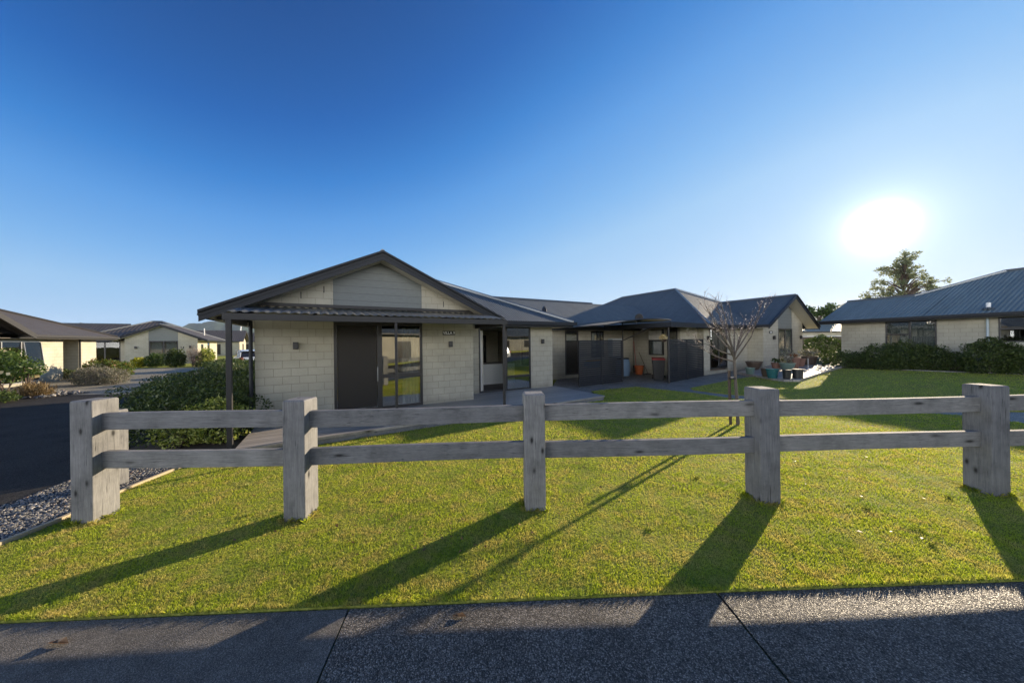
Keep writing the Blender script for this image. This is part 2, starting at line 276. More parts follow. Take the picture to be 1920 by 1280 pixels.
class MB:
    def __init__(s, fr=WORLD): s.v, s.f, s.fr = [], [], fr
    def face(s, pts):
        i = len(s.v); s.v += [s.fr(p) for p in pts]; f = list(range(i, i + len(pts)))
        s.f.append(f[::-1] if s.fr.m else f); return s
    def box(s, x0, x1, y0, y1, z0, z1):
        a = [(x0, y0), (x1, y0), (x1, y1), (x0, y1)]; return s.prism(a, z0, z1)
    def prism(s, poly, z0, z1):   # counter-clockwise plan polygon
        i = len(s.v); n = len(poly); s.v += [s.fr((x, y, z0)) for x, y in poly] + [s.fr((x, y, z1)) for x, y in poly]
        F = [list(range(n))[::-1], list(range(n, 2 * n))] + [[k, (k + 1) % n, n + (k + 1) % n, n + k] for k in range(n)]
        s.f += [[i + q for q in (f[::-1] if s.fr.m else f)] for f in F]; return s
    def slab(s, poly, d):         # 3-D polygon extruded by vector d
        i = len(s.v); n = len(poly); s.v += [s.fr(p) for p in poly] + [s.fr((p[0] + d[0], p[1] + d[1], p[2] + d[2])) for p in poly]
        F = [list(range(n))[::-1], list(range(n, 2 * n))] + [[k, (k + 1) % n, n + (k + 1) % n, n + k] for k in range(n)]
        s.f += [[i + q for q in f] for f in F]; s.fix = True; return s
    def tube(s, path, rad, n=8, caps=True):
        P = [Vector(p) for p in path]; rr = rad if isinstance(rad, (list, tuple)) else [rad] * len(P); base = len(s.v)
        u = None
        for k, p in enumerate(P):
            t = (P[min(k + 1, len(P) - 1)] - P[max(k - 1, 0)])
            t = t.normalized() if t.length > 1e-9 else Vector((0, 0, 1))
            if u is None: u = t.orthogonal().normalized()
            else:
                u = u - t * u.dot(t); u = u.normalized() if u.length > 1e-6 else t.orthogonal().normalized()
            q = t.cross(u)
            for j in range(n):
                a = 2 * math.pi * j / n; w_ = p + (u * math.cos(a) + q * math.sin(a)) * rr[k]; s.v.append(s.fr(tuple(w_)))
        for k in range(len(P) - 1):
            for j in range(n):
                a, b = base + k * n + j, base + k * n + (j + 1) % n; f = [a, b, b + n, a + n]; s.f.append(f[::-1] if s.fr.m else f)
        if caps:
            f0 = [base + j for j in range(n)][::-1]; f1 = [base + (len(P) - 1) * n + j for j in range(n)]
            s.f += [f0[::-1] if s.fr.m else f0, f1[::-1] if s.fr.m else f1]
        return s
    def bar(s, p, q, wd, ht):     # rectangular bar between two points, wd horizontal, ht vertical
        p, q = Vector(p), Vector(q); t = (q - p).normalized(); h = Vector((-t.y, t.x, 0)); h = h.normalized() if h.length > 1e-6 else Vector((1, 0, 0)); u = t.cross(h)
        c = [h * a * wd / 2 + u * b * ht / 2 for a, b in ((-1, -1), (1, -1), (1, 1), (-1, 1))]; i = len(s.v)
        s.v += [s.fr(tuple(p + k)) for k in c] + [s.fr(tuple(q + k)) for k in c]
        s.f += [[i + k for k in f] for f in ([0, 1, 2, 3], [7, 6, 5, 4], [0, 4, 5, 1], [1, 5, 6, 2], [2, 6, 7, 3], [3, 7, 4, 0])]; s.fix = True; return s
    def lathe(s, cx, cy, prof, n=20):
        base = len(s.v)
        for r, z in prof:
            for j in range(n):
                a = 2 * math.pi * j / n; s.v.append(s.fr((cx + r * math.cos(a), cy + r * math.sin(a), z)))
        for k in range(len(prof) - 1):
            for j in range(n):
                a, b = base + k * n + j, base + k * n + (j + 1) % n; s.f.append([a, b, b + n, a + n])
        s.f.append([base + j for j in range(n)][::-1]); s.f.append([base + (len(prof) - 1) * n + j for j in range(n)]); return s
    def build(s, name, mat, parent=None, label=None, smooth=False, bevel=0, sharp=40):
        me = bpy.data.meshes.new(name); o = bpy.data.objects.new(name, me); C.objects.link(o)
        off = wloc(parent) if parent else Vector((0, 0, 0))
        if parent is None and s.v:
            a = np.array(s.v); c = (a.min(0) + a.max(0)) / 2; off = Vector((c[0], c[1], a[:, 2].min())); o.location = off
        else: o.parent = parent
        me.from_pydata([tuple(Vector(p) - off) for p in s.v], [], s.f); me.update()
        if getattr(s, 'fix', False):
            bm = bmesh.new(); bm.from_mesh(me); bmesh.ops.recalc_face_normals(bm, faces=bm.faces); bm.to_mesh(me); bm.free()
        uv = me.uv_layers.new(name='UVMap'); co = s.v
        for p in me.polygons:
            n = p.normal
            if abs(n.z) > 0.985: T, B = Vector((1, 0, 0)), Vector((0, 1, 0))
            else:
                T = Vector((-n.y, n.x, 0)).normalized(); B = Vector((0, 0, 1)) if abs(n.z) < 0.05 else n.cross(T)
            for li in p.loop_indices:
                q = Vector(co[me.loops[li].vertex_index]); uv.data[li].uv = (q.dot(T), q.dot(B))
        me.materials.append(M[mat] if isinstance(mat, str) else mat)
        if smooth:
            me.polygons.foreach_set('use_smooth', [True] * len(me.polygons))
            try: me.set_sharp_from_angle(angle=R(sharp))
            except Exception: pass
        if bevel:
            b = o.modifiers.new('bevel', 'BEVEL'); b.width = bevel; b.segments = 2; b.limit_method = 'ANGLE'
        if label: o['label'] = label
        return o
def np_mesh(name, V, Fc, mat, parent=None, smooth=False):
    me = bpy.data.meshes.new(name); o = bpy.data.objects.new(name, me); C.objects.link(o)
    off = wloc(parent) if parent else Vector((0, 0, 0))
    if parent: o.parent = parent
    V = np.asarray(V, np.float32) - np.array(off, np.float32); Fc = np.asarray(Fc, np.int32); k = Fc.shape[1]
    me.vertices.add(len(V)); me.vertices.foreach_set('co', V.ravel()); me.loops.add(Fc.size); me.loops.foreach_set('vertex_index', Fc.ravel())
    me.polygons.add(len(Fc)); me.polygons.foreach_set('loop_start', np.arange(0, Fc.size, k, dtype=np.int32)); me.polygons.foreach_set('loop_total', np.full(len(Fc), k, np.int32))
    if smooth: me.polygons.foreach_set('use_smooth', np.ones(len(Fc), bool))
    me.update(calc_edges=True); me.materials.append(M[mat]); return o
def rise(x):                       # the ground climbs gently to the right
    t = np.clip((np.asarray(x, float) - 10) / 9.0, 0, 1); return 0.3 * t * t * (3 - 2 * t)
def sheet(name, poly, z, mat, label=None, skirt=0.08, kind='structure', parent=None):
    bm = bmesh.new(); vs = [bm.verts.new((x, y, z)) for x, y in poly]; bm.faces.new(vs)
    bmesh.ops.triangulate(bm, faces=bm.faces[:])
    for x in np.arange(10.5, 19.6, 1.0):
        bmesh.ops.bisect_plane(bm, geom=bm.verts[:] + bm.edges[:] + bm.faces[:], plane_co=(x, 0, 0), plane_no=(1, 0, 0))
    if skirt:
        be = [e for e in bm.edges if len(e.link_faces) == 1]; r = bmesh.ops.extrude_edge_only(bm, edges=be)
        for v in r['geom']:
            if isinstance(v, bmesh.types.BMVert): v.co.z -= skirt
    for v in bm.verts: v.co.z += float(rise(v.co.x))
    bmesh.ops.recalc_face_normals(bm, faces=bm.faces)
    me = bpy.data.meshes.new(name); bm.to_mesh(me); bm.free(); up = sum(p.normal.z * p.area for p in me.polygons)
    if up < 0: me.flip_normals()
    uv = me.uv_layers.new(name='UVMap')
    for l in me.loops: c = me.vertices[l.vertex_index].co; uv.data[l.index].uv = (c.x, c.y)
    me.materials.append(M[mat]); o = bpy.data.objects.new(name, me); C.objects.link(o)
    prop(o, label, None, None, kind); return o
def inpoly(P, poly):
    x, y = P[:, 0], P[:, 1]; r = np.zeros(len(P), bool); n = len(poly)
    for i in range(n):
        x1, y1 = poly[i]; x2, y2 = poly[(i + 1) % n]
        c = ((y1 > y) != (y2 > y)) & (x < (x2 - x1) * (y - y1) / (y2 - y1 + 1e-12) + x1); r ^= c
    return r
def leaves(blobs, n, size, flat=0.0, rng=None, lo=0.55, zmin=0.02, aspect=0.55):
    """leaf quads through a few ellipsoid volumes"""
    g = rng or RNG; vol = np.array([b[3] * b[4] * b[5] for b in blobs]); vol = vol ** 0.8; cnt = np.maximum(1, (n * vol / vol.sum()).astype(int)); V = []; 
    for b, c in zip(blobs, cnt):
        d = g.normal(size=(c, 3)); d /= np.linalg.norm(d, axis=1)[:, None]; r = lo + (1 - lo) * g.random(c) ** 0.55
        lump = 1 + 0.16 * np.sin(d[:, 0] * 5 + b[0] * 3) * np.cos(d[:, 1] * 6 + b[1]) + 0.12 * np.sin(d[:, 2] * 9 + d[:, 0] * 7)
        P = np.array(b[:3]) + d * (r * lump)[:, None] * np.array(b[3:6]); P = P[P[:, 2] > zmin]; m = len(P)
        if not m: continue
        ax = g.normal(size=(m, 3)); ax[:, 2] += flat; ax /= np.linalg.norm(ax, axis=1)[:, None]; nn = g.normal(size=(m, 3)) + d[:m] * 0.8
        bx = np.cross(ax, nn); bx /= np.linalg.norm(bx, axis=1)[:, None] + 1e-9; sz = size * (0.6 + 0.8 * g.random(m))[:, None]
        V.append(np.stack([P - ax * sz, P - bx * sz * aspect, P + ax * sz, P + bx * sz * aspect], 1))
    V = np.concatenate(V).reshape(-1, 3); return V, np.arange(len(V)).reshape(-1, 4)
def shrub(name, label, cat, blobs, n, size, mat, group=None, stems=6, part='foliage', extra=None, **k):
    cx = float(np.mean([b[0] for b in blobs])); cy = float(np.mean([b[1] for b in blobs])); gz = float(rise(cx)) if cx > 9 else 0.0
    t = thing(name, label, cat, (cx, cy, gz), group)
    V, F = leaves(blobs, n, size, zmin=gz + 0.02, **k); np_mesh(part, V, F, mat, t)
    mb = MB()
    for b in blobs:
        for i in range(stems):
            a = random.uniform(0, 6.28); q = random.uniform(0.2, 0.75); x, y = b[0] + math.cos(a) * b[3] * q, b[1] + math.sin(a) * b[4] * q; z = b[2] + b[5] * random.uniform(-0.1, 0.6)
            mb.tube([(b[0] + random.uniform(-.1, .1), b[1] + random.uniform(-.1, .1), gz - 0.03), ((b[0] + x) / 2, (b[1] + y) / 2, gz + (z - gz) * 0.45), (x, y, z)], [0.02, 0.014, 0.006], 5)
    mb.build('stem', 'barkd', t, smooth=True)
    if extra:
        V, F = leaves(blobs, extra[0], extra[1], lo=0.95, zmin=gz + 0.1, aspect=0.9); np_mesh(extra[3], V, F, extra[2], t)['kind'] = 'stuff'
    return t

# ------------------------------------------------------------------ ground, roads, paths, lawns (structure)
H1 = Frame(-6.52, 7.57, 29.4)
def lp(s, t): q = H1((s, t, 0)); return (q[0], q[1])
gm = MB(); gm.face([(-4500, -600, -0.30), (4500, -600, -0.30), (4500, 5000, -0.30), (-4500, 5000, -0.30)])
prop(gm.build('ground', 'turf'), None, None, None, 'structure')
sheet('village_ground', [(-110, 5.0), (-5.0, 5.0), (5, 18), (60, 18), (60, 110), (-110, 110)], -0.05, 'turf', skirt=0)
sheet('road', [(-70, -9.5), (70, -9.5), (70, -0.6), (-70, -0.6)], -0.20, 'asphalt', skirt=0)
sheet('verge', [(-70, -30), (70, -30), (70, -9.7), (-70, -9.7)], -0.04, 'turf', skirt=0.2)
DRV = [(-60, -0.6), (-6.55, -0.6), (-5.5, 2.2), (-5.5, 3.2), (-5.9, 4.2), (-6.2, 5.1), (-6.6, 6.2), (-8.4, 8.6), (-12.5, 12.2), (-16.9, 13.8), (-60, 12.0)]
sheet('driveway', DRV, -0.035, 'asphalt', skirt=0.2)
sheet('forecourt', [(-60, 12.0), (-16.9, 13.8), (-12.5, 12.2), (-12, 16), (-17, 24), (-26, 32), (-31, 29.5), (-42, 29), (-60, 29)], -0.032, 'conct', skirt=0)
sheet('path', [(2.4, 11.2), (7.0, 10.6), (9.0, 8.6), (11.4, 7.0), (20, 2.8), (24, 5.5), (13.2, 9.5), (9.6, 12.8), (13.6, 15.2), (20.8, 20.6), (16, 23), (8, 24), (3, 20), (1.7, 14)], -0.03, 'conc', skirt=0)
e0, e1_ = (-1.28, 2.46), (1.63, 2.58)
def wedge(a, b): return a
sheet('sidewalk', [(1.638, -0.6), (30, -0.6), (30, 3.66), (4.23, 2.66), (1.640, 2.58)], -0.014, 'walk', skirt=0.2)
sheet('sidewalk', [(-1.19, -0.6), (1.616, -0.6), (1.620, 2.58), (-1.275, 2.465), (-1.19, 1.9)], -0.014, 'walk', skirt=0.2)
sheet('sidewalk', [(-30, -0.6), (-1.203, -0.6), (-1.203, 1.9), (-1.288, 2.465), (-5.6, 2.30), (-30, 1.4)], -0.014, 'walks', skirt=0.2)
sheet('kerb', [(-30, -0.75), (30, -0.75), (30, -0.61), (-30, -0.61)], -0.045, 'conc', skirt=0.25)
sheet('sidewalk_joint', [(-3, -0.5), (3, -0.5), (3, 2.4), (-3, 2.4)], -0.032, 'moss', skirt=0)
LAWN1 = [(-5.25, 2.32), (-3.84, 2.375), (-1.34, 2.475), (1.63, 2.585), (4.23, 2.665), (12, 2.98), (30, 3.7), (22, 2.9 + 1.0), (20, 3.2), (11.69, 7.32), (11.42, 8.18), (10.57, 8.59), (9.0, 9.01), (7.93, 10.37), (7.22, 11.44), (6.88, 12.18), (6.09, 13.05), (5.37, 13.94), (3.17, 12.85), lp(10.0, -1.80), lp(0.4, -2.30), (-5.52, 6.0), (-5.50, 5.2), (-5.46, 4.5), (-5.27, 3.8), (-5.25, 3.29)]
LAWN1[6:9] = [(30, 3.68), (20, 3.6)]
LAWN1 = [p for p in LAWN1]
LAWN2 = [(7.32, 12.95), (7.69, 12.18), (8.01, 11.85), (9.08, 10.88), (10.16, 9.75), (10.9, 9.1), (12.07, 8.75), (12.85, 8.35), (20, 5.6), (27, 5.2), (26, 11.5), (22.75, 14.0), (20.3, 16.6), (21.3, 19.9), (20.3, 19.5), (13.56, 15.15), (12.9, 14.35), (12.2, 14.5), (12.75, 16.6), (11.27, 16.2), (9.33, 14.76), (7.43, 13.39)]
sheet('lawn', LAWN1, 0.0, 'turf', skirt=0.12)
sheet('lawn', LAWN2, 0.0, 'turf', skirt=0.1)
sheet('garden_bed', [(20.3, 16.6), (22.75, 14.0), (26, 11.5), (27, 12), (25, 16), (21.4, 21.5), (17.5, 21), (16.8, 17.6), (18.2, 17.9)], 0.012, 'soil', skirt=0)
sheet('garden_bed', [(-7.6, 6.3), (-5.6, 5.9), (-5.3, 6.3), lp(0.2, 0.0), lp(0.2, 9.5), (-14, 15.0), (-12.9, 12.4), (-8.6, 8.4)], -0.018, 'soil', skirt=0)
EDGE = [(-5.36, 2.2), (-5.34, 3.29), (-5.36, 3.8), (-5.52, 4.5), (-5.58, 5.2), (-5.60, 6.0)]
mb = MB()
for a, b in zip(EDGE, EDGE[1:]): mb.bar((a[0] + 0.04, a[1], -0.03), (b[0] + 0.04, b[1] + 0.01, -0.03), 0.05, 0.13)
prop(mb.build('lawn_edging', 'edge', bevel=0.004), 'pale timber edging strip between the pebble bed and the lawn', 'edging')
mb = MB()
for a, b in (((19.9, 16.85), (22.3, 14.2)), ((22.3, 14.2), (25.6, 11.6))): mb.bar((a[0], a[1], rise(a[0]) + 0.01), (b[0], b[1], rise(b[0]) + 0.01), 0.08, 0.07)
prop(mb.build('mowing_strip', 'conc'), 'thin concrete strip edging the shaded lawn in front of the right hand bushes', 'edging')
sheet('gravel_bed', [(-5.33, 2.25), (-5.33, 3.8), (-5.55, 4.6), (-5.6, 5.9), (-6.5, 5.9), (-6.9, 5.0), (-6.62, 4.3), (-6.75, 2.2)], -0.03, 'soil', skirt=0)
sheet('gravel_bed', [(-19.0, 12.9), (-18.9, 14.3), (-21.6, 14.9), (-24.0, 16.4), (-27.0, 15.4), (-24.5, 12.9)], -0.022, 'soil', skirt=0)

# pebbles: one mass of small stones each
def stones(name, poly, n, r0, r1, z, label):
    bm = bmesh.new(); bmesh.ops.create_icosphere(bm, subdivisions=1, radius=1.0); bv = np.array([v.co[:] for v in bm.verts]); bf = np.array([[v.index for v in f.verts] for f in bm.faces]); bm.free()
    P = np.array(poly); lo, hi = P.min(0), P.max(0); q = lo + (hi - lo) * RNG.random((n * 4, 2)); q = q[inpoly(q, poly)][:n]; n = len(q)
    sc = r0 + (r1 - r0) * RNG.random(n) ** 2; st = np.stack([sc * (0.8 + 0.7 * RNG.random(n)), sc * (0.7 + 0.4 * RNG.random(n)), sc * (0.45 + 0.3 * RNG.random(n))], 1)
    a = RNG.random(n) * 6.283; jit = 1 + 0.14 * RNG.normal(size=(n, len(bv), 1)).clip(-1.5, 1.5)
    V = bv[None] * jit * st[:, None]; ca, sa = np.cos(a)[:, None], np.sin(a)[:, None]; X = V[..., 0] * ca - V[..., 1] * sa; Y = V[..., 0] * sa + V[..., 1] * ca
    tl = RNG.normal(size=(n, 2)) * 0.35; Z = V[..., 2] + X * tl[:, :1] + Y * tl[:, 1:]
    V = np.stack([X + q[:, :1], Y + q[:, 1:], Z + z + sc[:, None] * (0.25 + 1.0 * RNG.random((n, 1)))], -1).reshape(-1, 3)
    F = (bf[None] + (np.arange(n) * len(bv))[:, None, None]).reshape(-1, 3); o = np_mesh(name, V, F, 'pebble', None, True); prop(o, label, 'pebbles', None, 'stuff')
stones('river_pebbles', [(-5.36, 2.25), (-5.36, 3.8), (-5.57, 4.6), (-5.62, 5.9), (-6.5, 5.9), (-6.85, 5.0), (-6.62, 4.3), (-6.75, 2.2)], 24000, 0.007, 0.019, -0.03, 'grey river pebbles filling the bed beside the left end of the fence')
stones('garden_gravel', [(-19.0, 12.9), (-18.9, 14.3), (-21.6, 14.9), (-24.0, 16.4), (-27.0, 15.4), (-24.5, 12.9)], 2500, 0.03, 0.06, -0.022, 'pale gravel round the rose bush beside the driveway')

# grass blades
def grass(name, poly, dens, rmax, label):
    P = np.array(poly); out = []
    y0, y1 = max(2.2, P[:, 1].min()), P[:, 1].max(); y = y0
    while y < y1:
        h = 0.25; xa, xb = max(P[:, 0].min(), -1.75 * (y + h) - 0.5), min(P[:, 0].max(), 1.75 * (y + h) + 0.5)
        k = int(dens * (2.5 / max(2.5, y)) ** 2 * (xb - xa) * h)
        if k > 0: out.append(np.stack([xa + (xb - xa) * RNG.random(k), y + h * RNG.random(k)], 1))
        y += h
    q = np.concatenate(out); q = q[inpoly(q, poly)]; n = len(q); d = np.maximum(1.0, q[:, 1] / 3.0)
    pat = np.sin(q[:, 0] * 2.1 + np.sin(q[:, 1] * 1.7) * 2) * np.cos(q[:, 1] * 2.6 + q[:, 0] * 0.7) + 0.6 * np.sin(q[:, 0] * 7.3 + q[:, 1] * 3.1) * np.sin(q[:, 1] * 8.9 - q[:, 0] * 4)
    ht = (0.010 + 0.011 * RNG.random(n) ** 1.5) * (1 + 0.32 * pat).clip(0.45, 1.7) * d ** 0.35; edge_ = np.interp(q[:, 0], [-5.25, 4.23, 12], [2.32, 2.665, 2.98]); ht = ht * (1 + 0.9 * np.exp(-((q[:, 1] - edge_) / .05) ** 2)); wd = 0.0018 * d ** 0.9 * (0.8 + 0.5 * RNG.random(n))
    a = RNG.random(n) * 6.283; b = RNG.random(n) * 6.283; lean = ht * (0.25 + 0.9 * RNG.random(n) ** 1.5); z = rise(q[:, 0])
    bx, by = np.cos(a) * wd, np.sin(a) * wd; lx, ly = np.cos(b) * lean, np.sin(b) * lean
    A = np.stack([q[:, 0] - bx, q[:, 1] - by, z - 0.003], 1); B = np.stack([q[:, 0] + bx, q[:, 1] + by, z - 0.003], 1)
    Cm = np.stack([q[:, 0] + bx * 0.7 + lx * 0.4, q[:, 1] + by * 0.7 + ly * 0.4, z + ht * 0.62], 1); D = np.stack([q[:, 0] - bx * 0.7 + lx * 0.4, q[:, 1] - by * 0.7 + ly * 0.4, z + ht * 0.62], 1)
    E = np.stack([q[:, 0] + lx, q[:, 1] + ly, z + ht], 1)
    V = np.stack([A, B, Cm, E, D], 1).reshape(-1, 3); F = (np.arange(n) * 5)[:, None] + np.arange(5)[None]
    prop(np_mesh(name, V, F, 'blade'), label, 'grass', None, 'stuff'); return n
grass('grass', LAWN1, 15000, 14, 'short backlit grass of the front lawn around the timber fence')
grass('grass', LAWN2, 7000, 20, 'shaded short grass of the lawn in front of the right hand house')

def tufts(name, spots, label, mat='blade'):
    V = []
    for x, y, rad, k, h, wd in spots:
        for i in range(k):
            a = random.uniform(0, 6.283); q = rad * random.random() ** .5; px, py = x + math.cos(a) * q, y + math.sin(a) * q; b = random.uniform(0, 6.283); hh = h * random.uniform(.5, 1.2); l = hh * random.uniform(.3, 1.1); c, sn = math.cos(b), math.sin(b); z = float(rise(px))
            V += [(px - sn * wd, py + c * wd, z - .003), (px + sn * wd, py - c * wd, z - .003), (px + c * l * .5 + sn * wd * .8, py + sn * l * .5 - c * wd * .8, z + hh * .7), (px + c * l, py + sn * l, z + hh), (px + c * l * .5 - sn * wd * .8, py + sn * l * .5 + c * wd * .8, z + hh * .7)]
    prop(np_mesh(name, V, np.arange(len(V)).reshape(-1, 5), mat), label, 'grass', None, 'stuff')
sp_l = []
for x, y in ((-4.96, 3.78), (-2.515, 3.78), (0.255, 3.95), (3.15, 4.045), (6.17, 4.17)):
    for i in range(26):
        t_ = random.uniform(-1, 1) * .15; sd_ = random.choice([(t_, -.14), (t_, .14), (-.15, t_), (.15, t_)]); sp_l.append((x + sd_[0], y + sd_[1], .02, 9, .055, .0024))
tufts('post_tufts', sp_l, 'slightly longer grass left unmown round the fence posts')
tufts('lawn_weeds', [(random.uniform(3.2, 6.0) if i % 2 else random.uniform(-4, 5), random.uniform(3.1, 4.8), random.uniform(.02, .05), 26, .035, .004) for i in range(9)], 'pale green weeds and coarse tufts scattered in the lawn', 'leafy')

# ------------------------------------------------------------------ building helpers
def wall(mb, p0, p1, z0, z1, ops=(), th=0.12, side=1, z1b=None):
    """masonry between two local plan points with openings (a0,a1,z0,z1) measured along it; thickness goes to the left (side=1)"""
    p0, p1 = Vector((p0[0], p0[1])), Vector((p1[0], p1[1])); L = (p1 - p0).length; t = (p1 - p0) / L; n = Vector((-t.y, t.x)) * side * th
    def piece(a, b, za, zb):
        if b - a < 1e-4 or zb - za < 1e-4: return
        q = [p0 + t * a, p0 + t * b, p0 + t * b + n, p0 + t * a + n]
        if side < 0: q = q[::-1]
        mb.prism([(v.x, v.y) for v in q], za, zb)
    x = 0
    for a0, a1, b0, b1 in sorted(ops):
        piece(x, a0, z0, z1); piece(a0, a1, z0, b0); piece(a0, a1, b1, z1); x = a1
    piece(x, L, z0, z1)
def glazing(house, fr, p0, p1, a, z, kind='window', mull=(), trans=(), fw=0.05, curtain=None, depth=0.05, dark=None, out=0.012, frame='alu', gm='glass', scm='screen', pane=None):
    """framed glass set in the wall line p0-p1 between a[0] and a[1]; trans = (m0, m1, height)"""
    p0, p1 = Vector((p0[0], p0[1])), Vector((p1[0], p1[1])); t = (p1 - p0).normalized(); n = Vector((t.y, -t.x))
    def bx(mb, u0, u1, z0, z1, d0, d1):
        q = [p0 + t * u0 + n * d1, p0 + t * u1 + n * d1, p0 + t * u1 + n * d0, p0 + t * u0 + n * d0]
        mb.prism([(v.x, v.y) for v in q], z0, z1)
    mb = MB(fr); d0, d1 = -depth, out; f = fw
    bx(mb, a[0], a[0] + f, z[0], z[1], d0, d1); bx(mb, a[1] - f, a[1], z[0], z[1], d0, d1)
    bx(mb, a[0] + f, a[1] - f, z[0], z[0] + f, d0, d1); bx(mb, a[0] + f, a[1] - f, z[1] - f, z[1], d0, d1)
    for m in mull: bx(mb, m[0], m[1], z[0] + f, z[1] - f, d0 + 0.003, d1 - 0.003)
    for m0, m1, h in trans: bx(mb, m0, m1, h - f * 0.7, h + f * 0.7, d0 + 0.006, d1 - 0.006)
    o = mb.build(kind, frame, house, bevel=0.004)
    g = MB(fr); pa = pane or (a[0] + f * 0.7, a[1] - f * 0.7); bx(g, pa[0], pa[1], z[0] + f * 0.7, z[1] - f * 0.7, -0.022, -0.016); g.build('pane', gm, o)
    if dark:
        for (u0, u1, w0, w1) in dark:
            s = MB(fr); bx(s, u0, u1, w0, w1, -0.010, -0.006); s.build('screen', scm, o)
    if curtain:
        for (u0, u1, c0, c1) in curtain:
            s = MB(fr); k = max(6, int((u1 - u0) / 0.02)); pts = []
            for i in range(k + 1):
                u = u0 + (u1 - u0) * i / k; q = p0 + t * u - n * (0.13 + 0.025 * math.sin(i * 1.3) + 0.012 * math.sin(i * 0.37)); pts.append(q)
            for q0, q1 in zip(pts, pts[1:]): s.face([(q0.x, q0.y, c0), (q1.x, q1.y, c0), (q1.x, q1.y, c1), (q0.x, q0.y, c1)])
            s.build('curtain', 'curtain', o, smooth=True)
    return o
def hip_faces(x0, x1, y0, y1, ze, p):
    w, d = x1 - x0, y1 - y0; k = min(w, d) / 2; zr = ze + p * k
    if w >= d: a, b = (x0 + k, y0 + k, zr), (x1 - k, y0 + k, zr)
    else: a, b = (x0 + k, y0 + k, zr), (x0 + k, y1 - k, zr)
    c = [(x0, y0, ze), (x1, y0, ze), (x1, y1, ze), (x0, y1, ze)]
    if w >= d: F = [[c[0], c[1], b, a], [c[2], c[3], a, b], [c[1], c[2], b], [c[3], c[0], a]]; hips = [(c[0], a), (c[3], a), (c[1], b), (c[2], b), (a, b)]
    else: F = [[c[0], c[1], a], [c[1], c[2], b, a], [c[2], c[3], b], [c[3], c[0], a, b]]; hips = [(c[0], a), (c[1], a), (c[2], b), (c[3], b), (a, b)]
    return F, [h for h in hips if (Vector(h[0]) - Vector(h[1])).length > 0.05]
def ridges(mb, hips, r=0.07, up=0.02):
    for a, b in hips: mb.tube([(a[0], a[1], a[2] + up), (b[0], b[1], b[2] + up)], r, 6)
def gutter(mb, p, q, z, wd=0.12):  # along an eave edge p->q, outward = right hand side
    p, q = Vector(p), Vector(q); t = (q - p).normalized(); n = Vector((t.y, -t.x))
    a = [p, q, q + n * wd, p + n * wd]; mb.prism([(v.x, v.y) for v in a][::-1], z - 0.13, z + 0.0)
def fascia(mb, p, q, z):
    p, q = Vector(p), Vector(q); t = (q - p).normalized(); n = Vector((t.y, -t.x))
    a = [p - n * 0.03, q - n * 0.03, q - n * 0.002, p - n * 0.002]; mb.prism([(v.x, v.y) for v in a][::-1], z - 0.21, z - 0.012)
def wall_lamp(fr, x, y, z, label, nx=0, ny=-1, s=1.0):
    t = thing('wall_lamp', label, 'wall lamp', fr((x, y, z)), 'box lamps on the villa walls')
    mb = MB(fr); w_, h_, d = 0.055 * s, 0.09 * s, 0.11 * s
    if ny: mb.box(x - w_, x + w_, y - d, y - 0.03, z - h_, z + h_)
    else: mb.box(x + (0.03 if nx > 0 else -d), x + (d if nx > 0 else -0.03), y - w_, y + w_, z - h_, z + h_)
    mb.build('lamp_body', 'black', t, bevel=0.006)
    mb = MB(fr)
    if ny: mb.box(x - 0.03, x + 0.03, y - 0.031, y, z - 0.05, z + 0.05)
    mb.build('bracket', 'black', t); return t
def text(body, fr, x, y, z, h, mat, parent, name='lettering', ang=None):
    cu = bpy.data.curves.new(name, 'FONT'); cu.body = body; cu.size = h; cu.extrude = 0.002; cu.offset = 0.004 if h < .2 else 0.012; cu.align_x = 'CENTER'; cu.align_y = 'CENTER'
    o = bpy.data.objects.new(name, cu); C.objects.link(o); dg = bpy.context.evaluated_depsgraph_get(); me = bpy.data.meshes.new_from_object(o.evaluated_get(dg)); bpy.data.objects.remove(o)
    o = bpy.data.objects.new(name, me); C.objects.link(o); me.materials.clear(); me.materials.append(M[mat]); o.parent = parent
    o.location = Vector(fr((x, y, z))) - wloc(parent); o.rotation_euler = (R(90), 0, fr.a); return o

